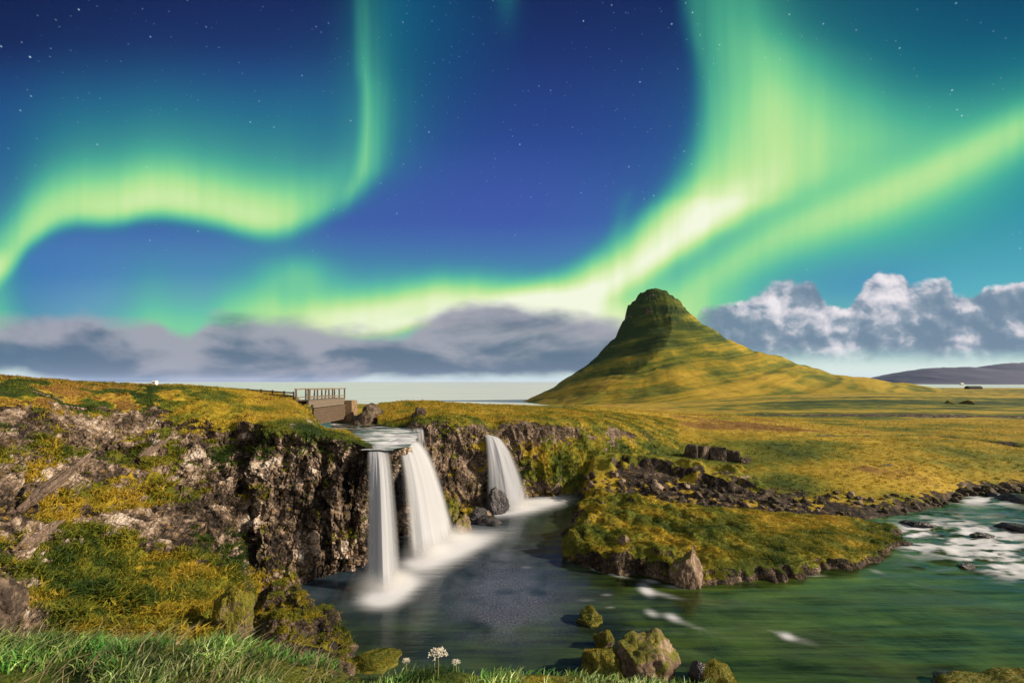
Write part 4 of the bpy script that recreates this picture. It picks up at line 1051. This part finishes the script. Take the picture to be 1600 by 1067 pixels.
# ------------------------------------------------------------------ foreground bluff
rimx = np.array([-900, 0, 100, 200, 300, 400, 500, 560, 650, 720, 800, 900, 1000, 1100, 1150, 1200, 1500, 3000.])
rimy = np.array([1010, 1016, 1022, 1018, 1024, 1030, 1046, 1062, 1064, 1055, 1066, 1072, 1080, 1088, 1104, 1180, 1700, 3500.])
def bluff_z(X, Y):
    ang = 800+F*X/np.maximum(Y, 2.2)
    zr = CZ-(np.interp(ang, rimx, rimy)-HZ)/F*2.9
    z = zr-sstep(2.9, 3.4, Y)*.25-np.maximum(Y-3.15, 0)*.95
    fl = np.stack([X, Y, 0*X], -1)
    return np.maximum(z, -2.0)+fbm(fl*1.3, 3, 170)*.05*sstep(1.2, 2, Y)
def build_bluff():
    xs = np.concatenate([np.linspace(-40, -6, 50), np.arange(-5.9, 5, .07), np.linspace(5.1, 40, 50)]); ys = np.concatenate([np.linspace(-20, 0.8, 20), np.arange(.9, 5, .07), np.linspace(5.1, 17, 50)])
    X, Yg = np.meshgrid(xs, ys); z = bluff_z(X, Yg)
    v = np.stack([X, Yg, z], -1)
    veg = .75+fbm(v*1.2, 3, 172)*.4; hue = .30+fbm(v*1.5, 3, 174)*.3; tone = .3+0*z
    me = raw_mesh('bank', v.reshape(-1, 3), grid_faces(*X.shape))
    fattr(me, 'veg', veg); fattr(me, 'hue', hue); fattr(me, 'tone', tone)
    tag(link('bank', me, M_near), kind='structure')
build_bluff()

# ------------------------------------------------------------------ grass
def scatter(v, n, veg, hue, count, nb, L, W, name, label, seed, region=None, vmin=.42, lean=.9, droop=.35, sizef=None):
    r = np.random.default_rng(seed)
    c = (v[:-1, :-1]+v[1:, 1:])*.5
    du = v[:-1, 1:]-v[:-1, :-1]; dv = v[1:, :-1]-v[:-1, :-1]
    area = np.linalg.norm(np.cross(du, dv), axis=-1)
    px, py = proj(c)
    w = area*sstep(vmin-.1, vmin+.25, veg[:-1, :-1])*np.clip(30/np.maximum(c[..., 1], 5), 0, 3)**1.2
    w = w*((px > -60) & (px < 1680) & (py < 1120) & (c[..., 2] > .12))
    if region is not None: w = w*region(c, px, py)
    w = w.ravel(); w /= w.sum()
    idx = r.choice(len(w), count, p=w)
    du = du.reshape(-1, 3)[idx]; dv = dv.reshape(-1, 3)[idx]
    p = v[:-1, :-1].reshape(-1, 3)[idx]+du*r.random((count, 1))+dv*r.random((count, 1))
    h = hue[:-1, :-1].ravel()[idx]+fbm(p*.9, 2, seed)*.25
    sz = r.uniform(.5, 1.3, count)*(.75+.5*fbm(p*.7, 2, seed+3))
    if sizef is not None: sz = sz*sizef(p)
    p = np.repeat(p, nb, 0)+r.normal(size=(count*nb, 3))*np.array([L*.35, L*.35, L*.04]); h = np.repeat(h, nb); sz = np.maximum(np.repeat(sz, nb), .2)
    o = blades(name, p, sz*L*r.uniform(.6, 1.3, len(p)), sz*W*r.uniform(.7, 1.3, len(p)), pal_at(h, r), lean, (0, 0), seed, droop)
    return tag(o, label, 'grass', kind='stuff')
scatter(v_left, n_left, veg_left, hue_left, 52000, 7, .17, .034, 'grass', 'moss and low grass growing on the ledges of the left cliff', 401)
scatter(v_left, n_left, veg_left, hue_left, 2600, 26, .42, .050, 'low_plants', 'leafy low plants in clumps on the lower left slope', 409, region=lambda c, px, py: (px < 420)*(py > 690)*(fbm(c*.9, 2, 55) > .05), lean=1.5, droop=.6)
scatter(v_mid, n_mid, veg_mid, hue_mid, 20000, 7, .30, .055, 'grass', 'grass and low scrub hanging on the cliff between and beside the falls', 402, sizef=lambda p: 1+.6*np.exp(-((proj(p)[0]-890)/70)**2-((proj(p)[1]-725)/32)**2))
scatter(v_gr, n_gr, veg_gr, hue_gr, 26000, 6, .26, .05, 'grass', 'golden meadow grass on the slope right of the falls', 403, region=lambda c, px, py: (c[..., 1] < 130)*(px > 880))
scatter(v_is, n_is, veg_is, hue_is, 22000, 7, .13, .030, 'grass', 'short mossy grass covering the island', 404)
mo = scatter(v_md, n_md, veg_md, hue_md, 6500, 7, .085, .026, 'moss', 'x', 408, lean=1.2)
for k_ in ('label', 'kind', 'category'): del mo[k_]
mo.parent = o_md
# foreground grass
def fore_grass():
    r = np.random.default_rng(405); N = 42000
    Y = r.uniform(1.7, 3.7, N); ang = np.where(r.random(N) < .62, r.uniform(-60, 520, N), r.uniform(480, 1165, N))
    X = (ang-800)/F*Y
    pos = np.stack([X, Y, bluff_z(X, Y)], -1)
    cl = fbm(pos*2.1, 3, 180)
    keep = (cl+r.normal(size=N)*.16 > -.06)
    pos, ang, cl = pos[keep], ang[keep], cl[keep]; n = len(pos)
    L = r.uniform(.045, .115, n)*np.interp(ang, [0, 400, 560, 800, 1100], [1.15, 1.05, .62, .72, .5])*(1+cl*.7)
    base = np.array([(.10, .28, .06), (.18, .38, .09), (.30, .44, .09), (.60, .70, .32), (.05, .13, .03), (.46, .44, .18)])
    k = np.clip((fbm(pos*1.6, 2, 190)*3.2+2.0+r.normal(size=n)*1.0), 0, 5).astype(int)
    cols = base[k]*r.uniform(.6, 1.2, n)[:, None]*np.clip(.85+fbm(pos*2.6, 2, 195)*1.0, .3, 1.5)[:, None]
    o = blades('grass', pos, L, r.uniform(.005, .0105, n), cols, .75, (.28, 0), 406, .4)
    tag(o, 'bright green grass on the near bank along the bottom of the picture', 'grass', kind='stuff')
    m = 700
    Y = r.uniform(2.2, 3.3, m); X = (r.uniform(-40, 520, m)-800)/F*Y
    pos = np.stack([X, Y, bluff_z(X, Y)], -1)
    o = blades('straw', pos, r.uniform(.14, .26, m), r.uniform(.003, .006, m), np.array([[.42, .36, .20]])*r.uniform(.5, 1.1, m)[:, None], .5, (.6, .05), 407, .35)
    tag(o, 'long dry straw stalks leaning right among the foreground grass', 'grass', kind='stuff')
fore_grass()

# ------------------------------------------------------------------ built things
def box_part(name, corners, mat, parent):
    """corners: list of (centre, along-vector half, side half, up half) boxes in world space, one mesh"""
    vs, fs = [], []
    o0 = np.array(parent.location)
    for c, a, b, u in corners:
        c, a, b, u = map(lambda q: np.array(q, float), (c, a, b, u)); k = len(vs)
        for sa, sb, su in ((-1, -1, -1), (1, -1, -1), (1, 1, -1), (-1, 1, -1), (-1, -1, 1), (1, -1, 1), (1, 1, 1), (-1, 1, 1)):
            vs.append(c+a*sa+b*sb+u*su-o0)
        fs += [(k, k+3, k+2, k+1), (k+4, k+5, k+6, k+7), (k, k+1, k+5, k+4), (k+1, k+2, k+6, k+5), (k+2, k+3, k+7, k+6), (k+3, k, k+4, k+7)]
    return link(name, raw_mesh(name, vs, fs, smooth=False), mat, parent)
def build_bridge():
    A = P(472, 626, 41.0); B = P(531, 621.5, 50.0)
    d = B-A; L = np.linalg.norm(d); t = d/L; s = np.array([t[1], -t[0], 0]); s /= np.linalg.norm(s); u = np.array([0, 0, 1.0])
    root = empty('footbridge', tuple(A+np.array([0, 0, -2.2])), 'small weathered wooden footbridge with handrails over the river above the falls', 'bridge')
    W = .55
    mid = (A+B)/2
    box_part('deck', [(A+t*(L*(i+.5)/26), t*(L/26*.46), s*-1*(W+.08), u*.045) for i in range(26)], M_wood, root) if True else None
    box_part('girder', [(mid+s*(W-.05)-u*.22, t*L*.5, s*.09, u*.17)], M_wood, root)
    box_part('girder', [(mid-s*(W-.05)-u*.22, t*L*.5, s*.09, u*.17)], M_wood, root)
    for sd in (1, -1):
        for i, f in enumerate((.004, .035, .22, .42, .62, .82, .99)):
            if sd < 0 and i == 1: continue
            p = A+t*L*f+s*sd*W
            lean = t*(.10 if i == 3 else 0)
            box_part('post', [(p+u*.50+lean*.5, t*.06, s*.06, u*.56+lean)], M_wood, root)
        box_part('handrail', [(mid+s*sd*(W+.075)+u*1.03, t*(L*.5+.1), s*.03, u*.06)], M_wood, root)
        box_part('lower_rail', [(mid+s*sd*(W+.075)+u*.28, t*(L*.5), s*.028, u*.05)], M_wood, root)
    # plank retaining wall beneath the right side and the cross beam
    box_part('beam', [(mid+s*(W+.22)-u*.52-t*.4, t*(L*.42), s*.12, u*.14)], M_wood, root)
    zb = ZU+.15; zt = A[2]-.72
    rows = 6
    box_part('plank_wall', [(mid*np.array([1, 1, 0])+s*(W+.05+.02*(i % 2))+u*(zb+.25+(zt-zb-.25)*(i+.5)/rows)+t*.3, t*(L*.44), s*.09, u*((zt-zb-.25)/rows*.47)) for i in range(rows)], M_darkwood, root)
    box_part('stone_abutment', [(B*np.array([1, 1, 0])+t*.75+s*.2+u*((B[2]-.3+6.6)/2), t*.9, s*1.15, u*((B[2]-.3-6.6)/2))], M_stone, root)
    # fence running on from the bridge to the left
    fr = empty('fence', tuple(P(425, 622, 42.0)), 'low dark wooden fence along the path left of the footbridge', 'fence')
    pts = [P(388, 616, 43.4), P(408, 617, 43.0), P(426, 618.5, 42.6), P(444, 620, 42.2), P(459, 621, 41.8)]
    for p in pts: box_part('post', [(p+u*.05, (.06, 0, 0), (0, .06, 0), u*.5)], M_darkwood, fr)
    for zz in (.12, .42):
        box_part('rail', [((a+b)/2+u*zz, (b-a)/2, (0, .03, 0), u*.06) for a, b in zip(pts[:-1], pts[1:])], M_darkwood, fr)
build_bridge()

def house(name, px, py, Y, w, d, h, rh, wall, roof, label, cat, windows=2):
    p = P(px, py, Y)
    root = empty(name, tuple(p), label, cat)
    box_part('wall', [(p+np.array([0, 0, h/2-.2]), (w/2, 0, 0), (0, d/2, 0), (0, 0, h/2+.2))], wall, root)
    x, y = w/2+min(.25, w*.08), d/2+min(.3, d*.08)
    v = [(-x, -y, h), (x, -y, h), (x, y, h), (-x, y, h), (-x, 0, h+rh), (x, 0, h+rh)]
    me = bpy.data.meshes.new('roof'); me.from_pydata(v, [], [(0, 1, 5, 4), (2, 3, 4, 5), (0, 4, 3), (1, 2, 5), (3, 2, 1, 0)]); me.update()
    link('roof', me, roof, root)
    for i in range(windows):
        xx = (i-(windows-1)/2)*w/(windows+.4)
        box_part('window', [(p+np.array([xx, -d/2-.03, h*.55]), (w*.07, 0, 0), (0, .04, 0), (0, 0, h*.16))], M_roof, root)
    return root
house('hut', 242.5, 600.0, 36.0, .26, .26, .22, .05, M_white, M_white, 'tiny white hut on the left skyline above the cliff', 'hut', 1)
house('house', 1503, 601.5, 2300.0, 15, 10, 6, 4, M_white, M_white, 'tiny white house on the far shore at the right under the hills', 'house')
house('barn', 1521, 607.5, 900.0, 26, 10, 3.4, 2.6, M_roof, M_roof, 'long low dark barn on the field at the right near the sea', 'barn', 3)
for i, (x, y, Y, w, lab) in enumerate([(1484, 632, 300, 2.6, 'dark shrub left of a pair in the far right field'), (1490, 634, 290, 1.5, 'smallest dark shrub between two others in the far right field'), (1512, 633, 292, 3.4, 'widest dark shrub on the right of the far right field')]):
    rock('shrub', tuple(P(x, y, Y)), (w, w*.8, w*.7), i, 500+i, M_mossrock, lab, 'shrub', 'shrubs in the far right field')

# dried umbel flowers at the edge of the near bank
def umbel(px, py, Y, R, label, seed):
    r = np.random.default_rng(seed)
    top = P(px, py, Y); z0 = float(bluff_z(np.array([top[0]]), np.array([Y]))[0]); z0 = min(z0, top[2]-.12)
    root = empty('umbel_plant', (top[0], top[1], z0), label, 'flower', 'dried umbels on the near bank')
    h = top[2]-z0
    def tube(pts, rad):
        vs, fs = [], []
        for i, p in enumerate(pts):
            for k in range(6): vs.append((p[0]+rad*math.cos(k*math.pi/3), p[1]+rad*math.sin(k*math.pi/3), p[2]))
        for i in range(len(pts)-1):
            for k in range(6): fs.append((i*6+k, i*6+(k+1) % 6, i*6+6+(k+1) % 6, i*6+6+k))
        return vs, fs
    vs, fs = tube([(0, 0, 0), (.004, 0, h*.5), (0, 0, h*.9)], .0035)
    k0 = len(vs); heads = []
    for i in range(16):
        a = i*2.4; q = R*math.sqrt((i+.5)/16); e = (q*math.cos(a), q*math.sin(a), h-.35*q*q/R)
        v2, f2 = tube([(0, 0, h*.9), (e[0]*.6, e[1]*.6, h*.9+(e[2]-h*.9)*.75), e], .0014)
        k = len(vs); vs += v2; fs += [tuple(x+k for x in f) for f in f2]; heads.append(e)
    link('stem', raw_mesh('stem', vs, fs), M_stem, root)
    hv, hf = [], []
    for e in heads:
        for j in range(14):
            c = np.array(e)+r.normal(size=3)*np.array([.011, .011, .0035])*R/.06; s = .0045*R/.05; k = len(hv)
            hv += [c+np.array(q)*s for q in ((1, 0, 0), (-1, 0, 0), (0, 1, 0), (0, -1, 0), (0, 0, 1), (0, 0, -1))]
            hf += [(k+a, k+b, k+c2) for a, b, c2 in ((0, 2, 4), (2, 1, 4), (1, 3, 4), (3, 0, 4), (2, 0, 5), (1, 2, 5), (3, 1, 5), (0, 3, 5))]
    link('flower_head', raw_mesh('flower_head', hv, hf), M_flower, root)
umbel(684, 1016, 2.9, .052, 'largest pale dried umbel flower standing above the foreground grass', 1)
umbel(712, 1032, 3.0, .026, 'small pale umbel just right of the largest dried umbel', 2)
umbel(634, 1030, 3.0, .024, 'smallest pale umbel left of the largest dried umbel', 3)

# ------------------------------------------------------------------ air
def build_haze():
    m = bpy.data.materials.new('air'); m.use_nodes = True; nt = m.node_tree; nt.nodes.remove(nt.nodes['Principled BSDF'])
    pv = nt.nodes.new('ShaderNodeVolumePrincipled'); pv.inputs['Color'].default_value = (.45, .58, 1.0, 1); pv.inputs['Density'].default_value = 0.9e-5
    nt.links.new(pv.outputs[0], [n for n in nt.nodes if n.type == 'OUTPUT_MATERIAL'][0].inputs['Volume'])
    x, y0, y1, z0, z1 = 61000, -200, 61000, -46, 420
    v = [(-x, y0, z0), (x, y0, z0), (x, y1, z0), (-x, y1, z0), (-x, y0, z1), (x, y0, z1), (x, y1, z1), (-x, y1, z1)]
    f = [(0, 3, 2, 1), (4, 5, 6, 7), (0, 1, 5, 4), (1, 2, 6, 5), (2, 3, 7, 6), (3, 0, 4, 7)]
    tag(link('haze', raw_mesh('haze', v, f, smooth=False), m), kind='stuff')
build_haze()

# ------------------------------------------------------------------ light, camera, settings
sun = bpy.data.lights.new('sun', 'SUN'); sun.energy = 4.0; sun.angle = math.radians(1.5); sun.color = (1.0, .84, .62)
so = bpy.data.objects.new('sun', sun); COL.objects.link(so)
Sd = Vector((.92, -.10, .43)).normalized()
so.rotation_euler = Sd.to_track_quat('Z', 'Y').to_euler(); so.location = (60, -20, 60)
cam = bpy.data.cameras.new('camera'); co = bpy.data.objects.new('camera', cam); COL.objects.link(co)
cam.sensor_width = 36.0; cam.lens = F/1600*36.0; cam.shift_y = (HZ-533.5)/1600
co.location = (0, 0, CZ); co.rotation_euler = (math.radians(90), 0, 0)
cam.clip_start = .05; cam.clip_end = 100000
scene.camera = co
scene.view_settings.view_transform = 'Standard'; scene.view_settings.look = 'None'; scene.view_settings.exposure = 1.0; scene.view_settings.gamma = 1
scene.render.engine = 'CYCLES'
scene.cycles.transparent_max_bounces = 24; scene.cycles.max_bounces = 6; scene.cycles.volume_bounces = 3
try:
    scene.cycles.use_denoising = True; scene.cycles.denoiser = 'OPENIMAGEDENOISE'
except Exception: pass
